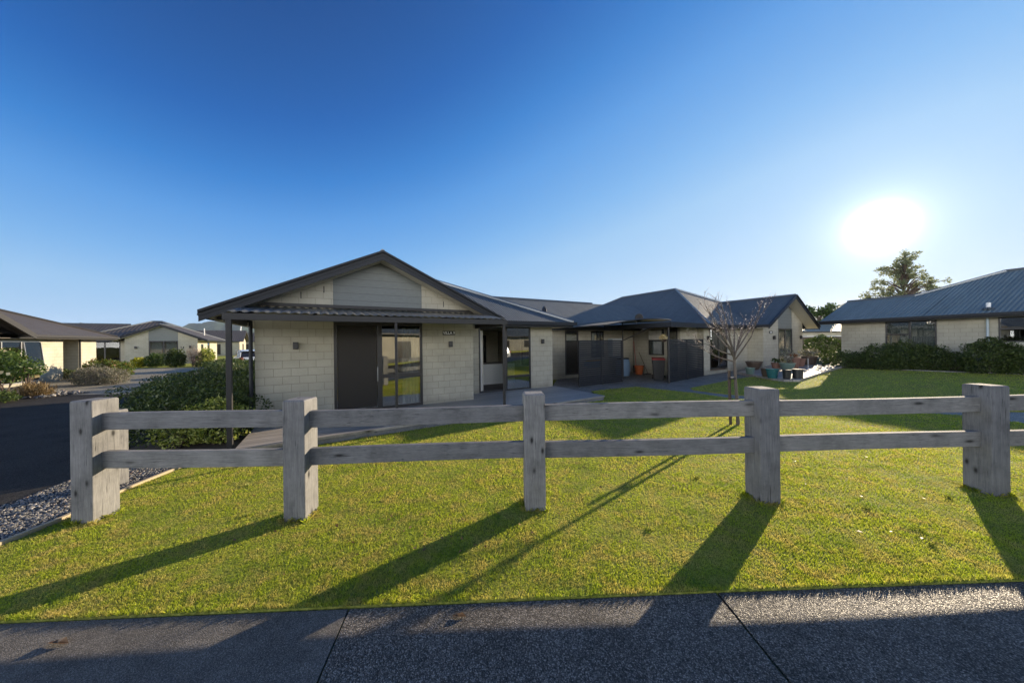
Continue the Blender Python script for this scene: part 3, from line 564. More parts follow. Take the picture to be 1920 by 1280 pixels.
def villa(label, fr, mir=False, wx=(0.34, 6.01, 9.97), y2=1.0, body=(-0.37, 10.6, 0.4, 10.6), gab=(-0.42, 6.82, 4.5, -0.5, 5.2), ze=2.8, door=(2.01, 4.36), d2=(6.65, 8.9), z0=-0.1, fl=0.15,
          top=2.6, roof='roof', group=None, detail=True, back=10.0, extra_walls=None, cz=None, bx0=None, soff='soffit', side_ops=(), right_ops=()):
    xl, xm, xr = wx; apx = (gab[0] + gab[1]) / 2; hw = (gab[1] - gab[0]) / 2; p = (gab[2] - ze) / hw; gf, gb = gab[3], gab[4]
    t = thing('villa', label, 'house', fr(((xl + xr) / 2, 1.0, 0)), group)
    zt = lambda x: gab[2] - p * abs(x - apx) - 0.165
    mb = MB(fr)
    wall(mb, (xl, 0), (xm, 0), z0, top, [(door[0] - xl, door[1] - xl, fl, top)])
    # masonry of the gable either side of the boarded panel
    for a, b in ((xl, door[0]), (door[1], xm)):
        q = [(a, 0, top), (b, 0, top), (b, 0, zt(b)), (a, 0, zt(a))]; mb.slab(q, (0, 0.12, 0))
    wall(mb, (xl, 0.12), (xl, back), z0, top, side_ops, side=-1)
    wall(mb, (xm, 0.12), (xm, y2), z0, top, side=1)
    if extra_walls: extra_walls(mb)
    else:
        wall(mb, (xm, y2), (xr, y2), z0, top, [(d2[0] - xm, d2[1] - xm, fl, top)])
        wall(mb, (xr, y2 + 0.12), (xr, back), z0, top, right_ops, side=1)
    wall(mb, (xl, back), (xr, back), z0, top, side=-1)
    mb.build('wall', 'block', t)
    # boarded gable panel, slightly recessed
    a, b = door; g = MB(fr); g.slab([(a, 0.03, top), (b, 0.03, top), (b, 0.03, zt(b)), (apx, 0.03, zt(apx)), (a, 0.03, zt(a))], (0, 0.06, 0)); g.build('gable_panel', 'board', t)
    # roof
    rf = MB(fr); F, hips = hip_faces(body[0], body[1], body[2], body[3], ze - 0.02, p)
    if bx0 is not None:
        sh = lambda p: (bx0, p[1], p[2]) if abs(p[0] - body[0]) < 1e-6 else p
        F = [[sh(p) for p in f] for f in F]; hips = [(sh(a), sh(b)) for a, b in hips]
    for f in F: rf.face(f)
    x0, x1 = gab[0], gab[1]
    rf.face([(x0, gf, ze), (apx, gf, gab[2]), (apx, gb, gab[2]), (x0, gb, ze)]); rf.face([(apx, gf, gab[2]), (x1, gf, ze), (x1, gb, ze), (apx, gb, gab[2])])
    rf.face([(x0, gf, ze - 0.03), (apx, gf, gab[2] - 0.03), (apx, 0.0, gab[2] - 0.03), (x0, 0.0, ze - 0.03)]); rf.face([(apx, gf, gab[2] - 0.03), (x1, gf, ze - 0.03), (x1, 0.0, ze - 0.03), (apx, 0.0, gab[2] - 0.03)])
    ro = rf.build('roof', roof, t)
    rc = MB(fr); ridges(rc, hips); ridges(rc, [((apx, gf, gab[2]), (apx, gb, gab[2]))]); rc.build('ridge_cap', 'cap', ro)
    # bargeboards
    bb = MB(fr)
    for xa, xb, za, zb in ((x0 - 0.1, apx, ze - 0.1 * p, gab[2]), (apx, x1 + 0.1, gab[2], ze - 0.1 * p)):
        bb.slab([(xa, gf, za - 0.215), (xb, gf, zb - 0.215), (xb, gf, zb - 0.02), (xa, gf, za - 0.02)], (0, -0.03, 0))
        bb.slab([(xa, gf + 0.04, za - 0.02), (xb, gf + 0.04, zb - 0.02), (xb, gf + 0.04, zb + 0.035), (xa, gf + 0.04, za + 0.035)], (0, -0.13, 0))
        bb.slab([(xa, gf - 0.03, za - 0.105), (xb, gf - 0.03, zb - 0.105), (xb, gf - 0.03, zb - 0.085), (xa, gf - 0.03, za - 0.085)], (0, -0.015, 0))
    bb.build('bargeboard', 'trim', t)
    so = MB(fr)   # soffits: raked at the gable, flat at the eaves
    so.slab([(x0, gf + 0.01, ze - 0.195), (apx, gf + 0.01, gab[2] - 0.195), (apx, 0.0, gab[2] - 0.195), (x0, 0.0, ze - 0.195)], (0, 0, 0.02))
    so.slab([(apx, gf + 0.01, gab[2] - 0.195), (x1, gf + 0.01, ze - 0.195), (x1, 0.0, ze - 0.195), (apx, 0.0, gab[2] - 0.195)], (0, 0, 0.02))
    so.box(x0 + 0.03, xl, 0.0, back + 0.5, top - 0.012, top + 0.012)
    so.box(xm, body[1] - 0.03, max(body[2], -9) + 0.03, y2, top - 0.012, top + 0.012)
    if not extra_walls: so.box(xr, body[1] - 0.03, y2, back + 0.5, top - 0.012, top + 0.012)
    so.build('soffit', soff, t)
    gt = MB(fr); gutter(gt, (x0, back + 0.6), (x0, gf), ze); fascia(gt, (x0, back + 0.6), (x0, gf + 0.02), ze)
    gutter(gt, (x1 + 0.02, body[2]), (body[1] + 0.12, body[2]), ze - 0.02); fascia(gt, (x1 + 0.02, body[2]), (body[1], body[2]), ze - 0.02)
    gutter(gt, (body[1], body[2]), (body[1], body[3]), ze - 0.02); fascia(gt, (body[1], body[2] + 0.03), (body[1], body[3]), ze - 0.02)
    if gf < body[2] - 0.2: gutter(gt, (x1, gf), (x1, body[2]), ze); fascia(gt, (x1, gf + 0.02), (x1, body[2] - 0.02), ze)
    gt.build('gutter', 'trim', t)
    fi = MB(fr); fi.box(xl + 0.13, xr - 0.13, (y2 + 0.14) if True else 0, back - 0.13, z0, fl); fi.box(xl + 0.13, xm - 0.13, 0.13, y2 + 0.14, z0, fl); fi.build('floor', 'floorin', t)
    ci = MB(fr); ci.box(xl + 0.13, xr - 0.13, y2 + 0.14, back - 0.13, top - 0.03, top + 0.05); ci.box(xl + 0.13, xm - 0.13, 0.13, y2 + 0.14, top - 0.03, top + 0.05); ci.build('ceiling', 'wallin', t)
    iw = MB(fr); iw.box(xl + 0.2, xr - 0.2, 5.6, 5.7, fl + 0.002, top - 0.032); iw.box(xl + 0.14, xl + 0.2, 0.2, 5.5, fl + 0.002, top - 0.032); iw.build('partition', 'wallin', t)
    return t

# ------------------------------------------------------------------ villa 9 (main house)
VG = 'villas of the village'
v9 = villa('cream block villa number 9 with a large front gable, verandah and timber deck, nearest house', H1, group=VG, right_ops=[(0.5, 2.3, 0.9, 2.3)])
glazing(v9, H1, (9.97, 1.12), (9.97, 10.0), (0.5, 2.3), (0.9, 2.3), 'window')  # unseen side window added to let sunlight into the room
glazing(v9, H1, (0.34, 0), (6.01, 0), (2.01 - .34, 4.36 - .34), (0.15, 2.6), 'door', mull=[(2.80 - .05, 2.80 + .08)], trans=[(2.88, 3.97, 1.08)], fw=0.075,
        scm='mesh', dark=[(2.09 - .34, 3.07 - .34, 0.24, 2.52)], curtain=[(3.45, 3.93, 0.2, 2.5)])
g = MB(H1); g.box(3.08, 3.10, -0.05, -0.02, 0.95, 1.35); g.build('handle', 'alug', v9.children[-1])
g2 = glazing(v9, H1, (6.01, 1.0), (9.97, 1.0), (6.65 - 6.01, 8.9 - 6.01), (0.15, 2.6), 'door', mull=[(1.66, 1.82)], trans=[(1.85, 2.84, 0.68)], fw=0.06, pane=(1.74, 2.86), curtain=[(0.68, 0.86, 0.2, 2.45)])
# verandah: corrugated sheet roof, beam and slim posts
vr = MB(H1); n = 34 * 8; x0, x1 = 0.2, 6.26; V0 = []
for i in range(n + 1):
    x = x0 + (x1 - x0) * i / n; dz = 0.012 * math.sin(2 * math.pi * i / 8); V0.append(((x, -1.86, 2.668 + dz), (x, -0.002, 2.96 + dz)))
for (a, b), (c, d) in zip(V0, V0[1:]): vr.face([a, c, d, b])
vro = vr.build('verandah_roof', 'poly', v9, smooth=True); sm = vro.modifiers.new('thick', 'SOLIDIFY'); sm.thickness = 0.004
b = MB(H1); b.box(0.16, 6.30, -1.84, -1.77, 2.51, 2.64); b.box(0.16, 0.22, -1.77, -0.01, 2.48, 2.62); b.box(6.23, 6.30, -1.77, 0.36, 2.48, 2.60); b.box(0.34, 6.0, -0.05, -0.004, 2.975, 3.06)
for x in (1.6, 3.2, 4.8): b.slab([(x, -1.77, 2.55), (x + .05, -1.77, 2.55), (x + .05, -1.77, 2.63), (x, -1.77, 2.63)], (0, 1.765, 0.28))
b.build('verandah_beam', 'trimlt', v9, bevel=0.004)
for x, r in ((0.25, 0.042), (3.30, 0.028), (6.20, 0.030)):
    g = MB(H1); g.box(x - r, x + r, -1.80 - r, -1.80 + r, -0.08 if x < 1 else 0.15, 2.51); g.build('verandah_post', 'trimlt', v9, bevel=0.004)
g = MB(H1); g.tube([(0.28, -0.08, 2.6), (0.28, -0.08, 0.05)], 0.04, 8); g.tube([(-0.6, -0.3, 2.72), (0.0, -0.12, 2.62), (0.28, -0.08, 2.58)], 0.035, 6); g.build('downpipe', 'trim', v9, smooth=True)
for x, z in ((0.50, 3.04), (1.29, 3.28), (1.80, 3.46), (5.03, 3.22)):
    g = MB(H1); g.box(x - .012, x + .012, -.004, .003, z - .085, z + .085); g.build('weep_vent', 'black', v9)
# deck (its own thing, the villa stands beside it)
DF = Frame(H1.ox, H1.oy, 29.4)
dk = MB(H1); dk.prism([(0.42, -2.36), (10.05, -1.84), (10.08, 1.0), (6.01, 1.0), (6.01, 0.0), (0.42, 0.0)], 0.105, 0.15)
t = thing('deck', 'low grey timber deck running along the front of the nearest villa', 'deck', H1((5, -1, 0)))
o = dk.build('decking', 'deck', t)
uvl = o.data.uv_layers[0]
for l in o.data.loops:
    c = Vector(o.data.vertices[l.vertex_index].co) + wloc(t); d = c - Vector((H1.ox, H1.oy, 0)); uvl.data[l.index].uv = (d.x * H1.c + d.y * H1.s, -d.x * H1.s + d.y * H1.c)
f = MB(H1); f.slab([(0.42, -2.34, -0.06), (10.02, -1.82, -0.06), (10.02, -1.82, 0.10), (0.42, -2.34, 0.10)], (0, 0.04, 0)); f.slab([(10.02, -1.80, -0.06), (10.05, 0.95, -0.06), (10.05, 0.95, 0.10), (10.02, -1.80, 0.10)], (-0.04, 0, 0)); f.slab([(0.45, -2.3, -0.06), (0.45, -0.02, -0.06), (0.45, -0.02, 0.10), (0.45, -2.3, 0.10)], (0.04, 0, 0))
f.build('fascia_board', 'woodh', t)
wall_lamp(H1, 1.17, 0, 1.99, 'black box wall lamp left of the dark screen door on the nearest villa')
wall_lamp(H1, 5.23, 0, 1.97, 'black box wall lamp under the VILLA 9 plate')
wall_lamp(H1, 9.45, 1.0, 2.02, 'black box wall lamp right of the sliding door at the deck end')
t = thing('house_sign', 'black plate reading VILLA 9 in white on the cream block wall', 'sign', H1((5.2, 0, 2.32)))
g = MB(H1); g.box(4.99, 5.40, -0.02, -0.002, 2.255, 2.385); g.build('plate', 'black', t, bevel=0.003); text('VILLA 9', H1, 5.195, -0.024, 2.318, 0.118, 'white', t)
# things seen through the open door
t = thing('kitchen_island', 'white kitchen bench seen through the sliding door at the end of the deck', 'kitchen bench', H1((7.6, 3.2, .15)))
g = MB(H1); g.box(6.9, 9.3, 3.0, 3.55, 0.152, 1.04); g.build('cabinet', 'white', t); g = MB(H1); g.box(6.85, 9.35, 2.94, 3.62, 1.045, 1.085); g.build('benchtop', 'soffd', t)
g = MB(H1); g.tube([(7.25, 3.3, 1.085), (7.25, 3.3, 1.32), (7.25, 3.24, 1.37), (7.25, 3.15, 1.33)], 0.012, 6); g.build('tap', 'alug', t, smooth=True)
t = thing('wall_oven', 'tall black oven unit behind the kitchen bench in the nearest villa', 'oven', H1((8.4, 5.2, .15)))
g = MB(H1); g.box(8.0, 8.75, 4.9, 5.55, 0.152, 2.35); g.build('carcass', 'black', t, bevel=0.01); g = MB(H1); g.box(8.06, 8.69, 4.885, 4.898, 1.0, 1.6); g.build('door', 'carg', t)

# ------------------------------------------------------------------ link wing between the two villas
def link(label, fr, s0, s1, yw, ze, zr, dr, wins, roof='roof', end=False, half=4.2, x0=None):
    t = thing('villa_wing', label, 'house', fr(((s0 + s1) / 2, yw, 0)), VG)
    ye = yw - 0.6; mb = MB(fr); ops = []
    if dr: ops.append((dr[0] - s0, dr[1] - s0, 0.15, 2.6))
    for a in wins: ops.append((a[0] - s0, a[1] - s0, a[2], a[3]))
    wall(mb, (s0, yw), (s1, yw), -0.1, 2.6, ops); wall(mb, (s0, yw + 2 * half - 1.2), (s1, yw + 2 * half - 1.2), -0.1, 2.6, side=-1)
    wall(mb, (s0, yw + .12), (s0, yw + 2 * half - 1.32), -0.1, 2.6, side=-1)
    mb.build('wall', 'block', t)
    rf = MB(fr); rf.face([(x0 or s0, ye, ze), (s1, ye, ze), (s1, ye + half, zr), (x0 or s0, ye + half, zr)]); rf.face([(x0 or s0, ye + half, zr), (s1, ye + half, zr), (s1, ye + 2 * half, ze), (x0 or s0, ye + 2 * half, ze)])
    ro = rf.build('roof', roof, t); rc = MB(fr); ridges(rc, [((x0 or s0, ye + half, zr), (s1, ye + half, zr))]); rc.build('ridge_cap', 'cap', ro)
    g = MB(fr); gutter(g, (s0, ye), (s1, ye), ze); fascia(g, (s0, ye), (s1, ye), ze); g.build('gutter', 'trim', t)
    g = MB(fr); g.box(s0, s1, ye + 0.03, yw + 0.1, 2.588, 2.612); g.build('soffit', 'soffit', t)
    g = MB(fr); g.box(s0 + .13, s1 - .13, yw + .13, yw + 2 * half - 1.35, 2.57, 2.62); g.build('ceiling', 'wallin', t); g = MB(fr); g.box(s0 + .13, s1 - .13, yw + .13, yw + 2 * half - 1.35, -.1, .14); g.box(s0 + .2, s1 - .2, yw + 2.2, yw + 2.3, .14, 2.56); g.build('floor', 'floorin', t)
    if dr: glazing(t, fr, (s0, yw), (s1, yw), (dr[0] - s0, dr[1] - s0), (0.15, 2.6), 'door', fw=0.09, dark=[(dr[0] - s0 + .09, dr[1] - s0 - .09, .24, 2.0)])
    for a in wins: glazing(t, fr, (s0, yw), (s1, yw), (a[0] - s0, a[1] - s0), (a[2], a[3]), 'window', mull=[((a[0] + a[1]) / 2 - s0 - .03, (a[0] + a[1]) / 2 - s0 + .03)], curtain=[(a[0] - s0 + .1, (a[0] + a[1]) / 2 - s0, a[2] + .05, a[3] - .1)])
    return t
wing = link('low middle wing with a long dark corrugated roof joining the two front villas', H1, 10.12, 18.52, 4.05, 2.8, 4.70, (13.1, 14.05), [(15.0, 16.0, 1.1, 2.6)], x0=8.0)
# roof runs on to meet the second villa
def dish(loc, az, r, label, mat='black'):
    t = thing('satellite_dish', label, 'satellite dish', loc, 'satellite dishes'); fr = Frame(loc[0], loc[1], az, z=loc[2])
    mb = MB(fr); n = 20; ring = []
    for k in range(5):
        q = r * k / 4; ring.append([(q * math.cos(6.2832 * j / n), -0.30 - 0.25 * q * q / r + 0.0, 0.42 + q * math.sin(6.2832 * j / n)) for j in range(n)])
    for a, b in zip(ring, ring[1:]):
        for j in range(n): mb.face([a[j], a[(j + 1) % n], b[(j + 1) % n], b[j]])
    o = mb.build('reflector', mat, t, smooth=True); sm = o.modifiers.new('thick', 'SOLIDIFY'); sm.thickness = 0.012
    mb = MB(fr); mb.tube([(0, 0, -0.1), (0, 0, 0.3), (0, -0.26, 0.42)], 0.022, 6); mb.tube([(0, -0.3, 0.42 - r), (0, -0.75, 0.3)], 0.012, 5); mb.box(-.04, .04, -.8, -.72, .26, .34); mb.build('mast', 'alug', t, smooth=True)
    return t
q = H1((11.3, 4.1, 3.08)); dish(q, 29.4 + 75, 0.38, 'dark satellite dish seen edge on, on the long roof of the middle wing')
t = thing('roof_vent', 'small white vent pipe low on the middle wing roof', 'vent pipe', H1((11.9, 4.0, 3.0))); g = MB(H1); g.tube([(11.9, 4.0, 3.0), (11.9, 4.0, 3.32)], 0.05, 8); g.tube([(11.9, 4.0, 3.3), (12.2, 4.0, 3.34), (12.2, 4.0, 3.22)], 0.05, 8); g.build('pipe', 'white', t, smooth=True)

# ------------------------------------------------------------------ second villa of the row (mirrored)
sx, sy = lp(31.2, -0.2)
U2 = Frame(sx, sy, 29.4, True, 0.08)
def u2_walls(mb):
    wall(mb, (6.01, 0.85), (10.9, 0.85), -0.2, 2.6, [(8.45 - 6.01, 10.3 - 6.01, 0.1, 2.6)])
    wall(mb, (10.9, 0.97), (10.9, 1.2), -0.2, 2.6, side=1)
    wall(mb, (10.9, 1.2), (12.55, 1.2), -0.2, 2.6)
    wall(mb, (12.55, 1.32), (12.55, 4.3), -0.2, 2.6, [(0.02, 0.62, 0.1, 2.6), (0.85, 1.85, 1.05, 2.55)], side=1)
v2 = villa('second villa along the row with bluish gable facing the patio of pots', U2, True, (0.34, 6.01, 12.55), 0.85, (-0.5, 11.4, 0.2, 17.4), (-0.4, 6.85, 4.72, -0.65, 5.5), 2.78, (1.97, 4.02), (8.45, 10.3), z0=-0.2, fl=0.2, back=10, extra_walls=u2_walls, group=VG)
glazing(v2, U2, (0.34, 0), (6.01, 0), (1.97 - .34, 4.02 - .34), (0.2, 2.6), 'door', mull=[(2.6, 2.75)], fw=0.08, curtain=[(1.72, 2.5, .3, 2.5), (2.8, 3.4, .3, 2.5)])
glazing(v2, U2, (6.01, .85), (10.9, .85), (8.45 - 6.01, 10.3 - 6.01), (0.2, 2.6), 'door', mull=[(3.3, 3.4)], fw=0.07, curtain=[(2.6, 3.2, .3, 2.5)])
o = glazing(v2, U2, (12.55, 4.3), (12.55, 1.32), (2.98 - 1.85, 2.98 - .85), (1.05, 2.55), 'window', trans=[(0.05, .95, 1.85)] and [(1.18, 2.08, 1.9)], fw=0.06, curtain=[(1.2, 2.08, 1.95, 2.5)])
glazing(v2, U2, (12.55, 4.3), (12.55, 1.32), (2.98 - .62, 2.98 - .02), (0.2, 2.6), 'door', fw=0.05, dark=[(2.4, 2.93, .25, 2.5)])
wall_lamp(U2, 4.75, 0, 2.0, 'black wall lamp left of the narrow glass doors on the second villa', s=1.3)
wall_lamp(U2, .75, 0, 2.0, 'black wall lamp right of the narrow glass doors on the second villa', s=1.3)
wall_lamp(U2, 10.55, .85, 2.02, 'black wall lamp on the pale pier beside the slatted screen', s=1.2)
t = thing('house_sign', 'small dark number plate high on the pale wall of the second villa', 'sign', U2((5.05, 0, 2.35))); g = MB(U2); g.box(4.83, 5.27, -.02, -.002, 2.25, 2.42); g.build('plate', 'black', t)
for k in range(2):
    g = MB(U2); g.box(4.93 + .14 * k, 5.03 + .14 * k, -.025, -.021, 2.29, 2.38); g.build('lettering', 'white', t)
g = MB(H1); g.face([(18.5, 3.45, 2.8), (24.6, 3.45, 2.8), (24.6, 7.65, 4.70), (18.5, 7.65, 4.70)]); g.face([(18.5, 7.65, 4.70), (24.6, 7.65, 4.70), (24.6, 11.85, 2.8), (18.5, 11.85, 2.8)]); g.build('roof', 'roof', wing)
cp = thing('carport', 'flat dark carport roof in front of the service yard, its edge meeting the second villa', 'carport', H1((17.8, 1.5, 0)))
g = MB(H1); g.prism([(15.55, -0.55), (20.0, -0.05), (20.0, 3.3), (15.3, 3.3)], 2.72, 2.80); g.build('roof_sheet', 'poly', cp)
g = MB(H1); g.slab([(15.55, -.58, 2.62), (20.05, -.08, 2.62), (20.05, -.08, 2.85), (15.55, -.58, 2.85)], (0, .04, 0)); g.slab([(15.53, -.55, 2.62), (15.28, 3.3, 2.62), (15.28, 3.3, 2.85), (15.53, -.55, 2.85)], (.04, 0, 0)); g.build('fascia', 'trim', cp)
dish(H1((16.0, 1.7, 2.76)), 29.4 - 30, .21, 'small grey satellite dish above the canopy edge', 'trimlt')

# ------------------------------------------------------------------ right hand house
d3 = Vector((0.326, -0.945)); ang3 = math.degrees(math.atan2(d3.y, d3.x))
H3 = Frame(21.2, 20.6, ang3)       # local x runs towards the viewer, y into the house
t3 = thing('villa', 'long cream house on the right with ribbed roof stepping up and shrubs along its wall', 'house', H3((5, 1, 0.2)), VG)
mb = MB(H3); z0, zt = 0.0, 2.93
wall(mb, (0, 0), (13, 0), z0, zt, [(1.99, 3.89, 0.75, 2.9), (5.74, 8.2, 1.73, 2.9)]); wall(mb, (0, .12), (0, 9.5), z0, zt, side=-1); wall(mb, (13, .12), (13, 9.5), z0, zt, side=1); wall(mb, (0, 9.5), (13, 9.5), z0, zt, side=-1)
mb.slab([(0.0, 0.0, zt), (0.0, 2.45, 4.05), (0.0, 4.9, zt)], (0.12, 0, 0)); mb.build('wall', 'block', t3)
P3 = 0.4536; rf = MB(H3); F, hips = hip_faces(-0.75, 13.8, -0.6, 10.4, 3.10, P3)
for f in F: rf.face(f)
rf.face([(-.8, -.6, 3.112), (3.6, -.6, 3.112), (3.6, 2.45, 3.112 + 3.05 * P3), (-.8, 2.45, 3.112 + 3.05 * P3)]); rf.face([(-.8, 2.45, 3.112 + 3.05 * P3), (3.6, 2.45, 3.112 + 3.05 * P3), (3.6, 5.5, 3.112), (-.8, 5.5, 3.112)])
ro = rf.build('roof', 'roofb', t3); rc = MB(H3); ridges(rc, [((2.25, 2.42, 3.1 + 3.02 * P3), (4.75, 4.9, 3.1 + 5.5 * P3)), ((4.75, 4.9, 3.1 + 5.5 * P3), (8.3, 4.9, 3.1 + 5.5 * P3))]); ridges(rc, [((-.8, 2.45, 3.11 + 3.05 * P3), (2.3, 2.45, 3.11 + 3.05 * P3))]); rc.build('ridge_cap', 'cap', ro)
g = MB(H3); gutter(g, (-.8, -.6), (13.8, -.6), 3.11); fascia(g, (-.8, -.6), (13.8, -.6), 3.11)
g.slab([(-.8, -.6, 2.9), (-.8, 2.45, 2.9 + 3.05 * P3), (-.8, 2.45, 3.1 + 3.05 * P3), (-.8, -.6, 3.1)], (-.03, 0, 0)); g.slab([(-.8, 5.5, 2.9), (-.8, 2.45, 2.9 + 3.05 * P3), (-.8, 2.45, 3.1 + 3.05 * P3), (-.8, 5.5, 3.1)], (-.03, 0, 0)); g.build('gutter', 'trim', t3)
g = MB(H3); g.box(-.78, 13.7, -.57, 0.0, 2.905, 2.93); g.build('soffit', 'soffit', t3)
g = MB(H3); g.box(.14, 12.86, .14, 9.36, 2.86, 2.92); g.build('ceiling', 'wallin', t3); g = MB(H3); g.box(.14, 12.86, .14, 9.36, 0.0, .45); g.box(.3, 12.7, 4.0, 4.1, .45, 2.85); g.build('floor', 'floorin', t3)
glazing(t3, H3, (0, 0), (13, 0), (1.99, 3.89), (.75, 2.9), 'window', mull=[(2.90, 2.98)], trans=[(2.05, 2.88, 1.72 + .45)], fw=.06, curtain=[(2.05, 3.85, .8, 2.85)])
glazing(t3, H3, (0, 0), (13, 0), (5.74, 8.2), (1.73, 2.9), 'window', mull=[(6.95, 7.03)], trans=[(5.8, 6.93, 2.35)], fw=.06, curtain=[(7.2, 8.1, 1.8, 2.85)])
g = MB(H3); g.box(5.66, 8.3, -.03, -.002, 1.60, 1.70); g.build('window_sill', 'soffit', t3)
g = MB(H3); g.tube([(5.46, -.06, 2.9), (5.46, -.06, 0.2)], .045, 10); g.build('downpipe', 'bluelt', t3, smooth=True)
t = thing('roof_vent', 'pale cylindrical flue with dark flashing on the right hand ribbed roof', 'flue', H3((5.5, -.1, 3.3))); g = MB(H3); g.tube([(5.5, -.1, 3.30), (5.5, -.1, 3.62)], .075, 12); g.build('pipe', 'white', t, smooth=True); g = MB(H3); g.lathe(5.5, -.1, [(.2, 3.29), (.17, 3.36), (.09, 3.40)], 14); g.build('flashing', 'roof', t)

# ------------------------------------------------------------------ left hand house, faces the sun
H4 = Frame(-27.13, 18.4, math.degrees(math.atan2(.87, -.49)))   # local x runs away from the viewer, local -y faces right
t4 = thing('villa', 'sunlit cream villa at the far left with a wide tinted window and low hip roof', 'house', H4((2, 1, 0)), VG)
mb = MB(H4)
wall(mb, (-9, 0), (1.79, 0), -.1, 2.5, [(9 - 3.6, 9 - 0.02, .1, 2.38)]); wall(mb, (1.79, .12), (1.79, 2.0), -.1, 2.5, side=1); wall(mb, (1.79, 2.0), (3.19, 2.0), -.1, 2.5, [(.2, 1.2, .1, 2.3)]); wall(mb, (3.19, .12), (3.19, 2.0), -.1, 2.5, side=-1)
wall(mb, (3.19, 0), (5.01, 0), -.1, 2.5); wall(mb, (5.01, .12), (5.01, 9), -.1, 2.5, side=1); wall(mb, (-9, 9), (5.01, 9), -.1, 2.5, side=-1); wall(mb, (-9, .12), (-9, 9), -.1, 2.5, side=-1)
mb.slab([(-9, -.002, 2.5), (-3.2, -.002, 2.5), (-6.1, -.002, 3.75)], (0, .1, 0)); mb.build('wall', 'block', t4)
rf = MB(H4); F, hips = hip_faces(-10, 5.85, -.7, 9.7, 2.70, .4536)
for f in F: rf.face(f)
rf.face([(-2.75, -1.2, 2.71), (-6.1, -1.2, 4.23), (-6.1, 4, 4.23), (-2.75, 4, 2.71)][::-1]); rf.face([(-6.1, -1.2, 4.23), (-9.45, -1.2, 2.71), (-9.45, 4, 2.71), (-6.1, 4, 4.23)][::-1])
ro = rf.build('roof', 'roofw', t4); rc = MB(H4); ridges(rc, hips, .09); rc.build('ridge_cap', 'trimlt', ro)
g = MB(H4)
gutter(g, (-2.75, -.7), (5.85, -.7), 2.70); gutter(g, (5.85, -.7), (5.85, 9.7), 2.70); fascia(g, (-2.75, -.7), (5.85, -.7), 2.7); gutter(g, (-2.75, -1.2), (-2.75, -.7), 2.71); fascia(g, (5.85, -.67), (5.85, 9.7), 2.7)
g.slab([(-2.7, -1.2, 2.45), (-6.1, -1.2, 3.99), (-6.1, -1.2, 4.26), (-2.7, -1.2, 2.72)], (0, -.04, 0)); g.slab([(-9.5, -1.2, 2.45), (-6.1, -1.2, 3.99), (-6.1, -1.2, 4.26), (-9.5, -1.2, 2.72)], (0, -.04, 0)); g.build('gutter', 'trimlt', t4)
g = MB(H4); g.box(-9.5, 5.8, -.67, 0, 2.488, 2.51); g.box(1.79, 3.19, 0, 2.0, 2.488, 2.51); g.box(5.01, 5.8, 0, 9.6, 2.488, 2.51); g.build('soffit', 'soffd', t4)
g = MB(H4); g.box(-8.8, 4.8, .16, 8.8, -.1, .08); g.box(-8.8, 1.6, 3.4, 3.5, .08, 2.45); g.box(-8.8, 1.6, .16, 8.8, 2.45, 2.48); g.build('floor', 'floorin', t4)
o = glazing(t4, H4, (-9, 0), (1.79, 0), (9 - 3.6, 9 - 0.02), (.1, 2.38), 'window', mull=[(9 - 1.30, 9 - 1.22), (9 - 2.5, 9 - 2.44)], trans=[(9 - 3.5, 9 - .06, .92)], fw=.06, frame='alug', gm='glassd', curtain=[(9 - .62, 9 - .3, .2, 2.3)])
g = MB(H4); g.slab([(-1.20, -.02, 2.3), (-.04, -.02, 2.3), (-.04, -.14, .98), (-1.20, -.14, .98)], (0, -.006, .001)); g.build('open_sash', 'glassd', o)
g = MB(H4)
for a, b in (((-1.2, -.03, 2.3), (-1.2, -.16, .96)), ((-.04, -.03, 2.3), (-.04, -.16, .96)), ((-1.2, -.16, .96), (-.04, -.16, .96))): g.bar(a, b, .04, .04)
g.build('sash_frame', 'alug', o)
glazing(t4, H4, (1.79, 2.0), (3.19, 2.0), (.2, 1.2), (.1, 2.3), 'door', fw=.06, dark=[(.25, 1.15, .15, 2.2)])
g = MB(H4); g.tube([(3.25, -.05, 2.5), (3.25, -.05, 0)], .04, 8); g.build('downpipe', 'trimlt', t4, smooth=True)

# ------------------------------------------------------------------ villa 14 beyond the forecourt
d5 = math.degrees(.56); ox, oy = -41.38 + (2.97 + 3.2) * math.cos(.56), 33.99 + (2.97 + 3.2) * math.sin(.56)
H5 = Frame(ox, oy, d5, True, -0.05)
v14 = villa('villa numbered 14 with a shaded gable behind the tan forecourt, left of the white car', H5, True, group=VG, roof='roofw', door=(1.95, 4.25), gab=(-0.5, 6.9, 4.42, -.5, 5.2), ze=2.72,
            side_ops=[(1.2, 2.2, .9, 2.2), (4.0, 5.0, .9, 2.4)], back=9)
glazing(v14, H5, (.34, 0), (6.01, 0), (1.95 - .34, 4.25 - .34), (.15, 2.6), 'door', mull=[(2.7, 2.82)], fw=.1, curtain=[(1.8, 2.6, 1.1, 2.5), (2.95, 3.7, 1.1, 2.5)])
glazing(v14, H5, (6.01, 1.0), (9.97, 1.0), (.64, 2.89), (.15, 2.6), 'door', mull=[(1.7, 1.8)], fw=.08, gm='glassd')
glazing(v14, H5, (.34, 9), (.34, .12), (8.88 - 2.2, 8.88 - 1.2), (.9, 2.2), 'window', fw=.08); glazing(v14, H5, (.34, 9), (.34, .12), (8.88 - 5, 8.88 - 4.0), (.9, 2.4), 'window', fw=.08)
wall_lamp(H5, 5.2, 0, 1.9, 'black wall lamp left of the glass doors of villa 14', s=1.5); wall_lamp(H5, 0.95, 0, 1.9, 'black wall lamp right of the glass doors of villa 14', s=1.5)
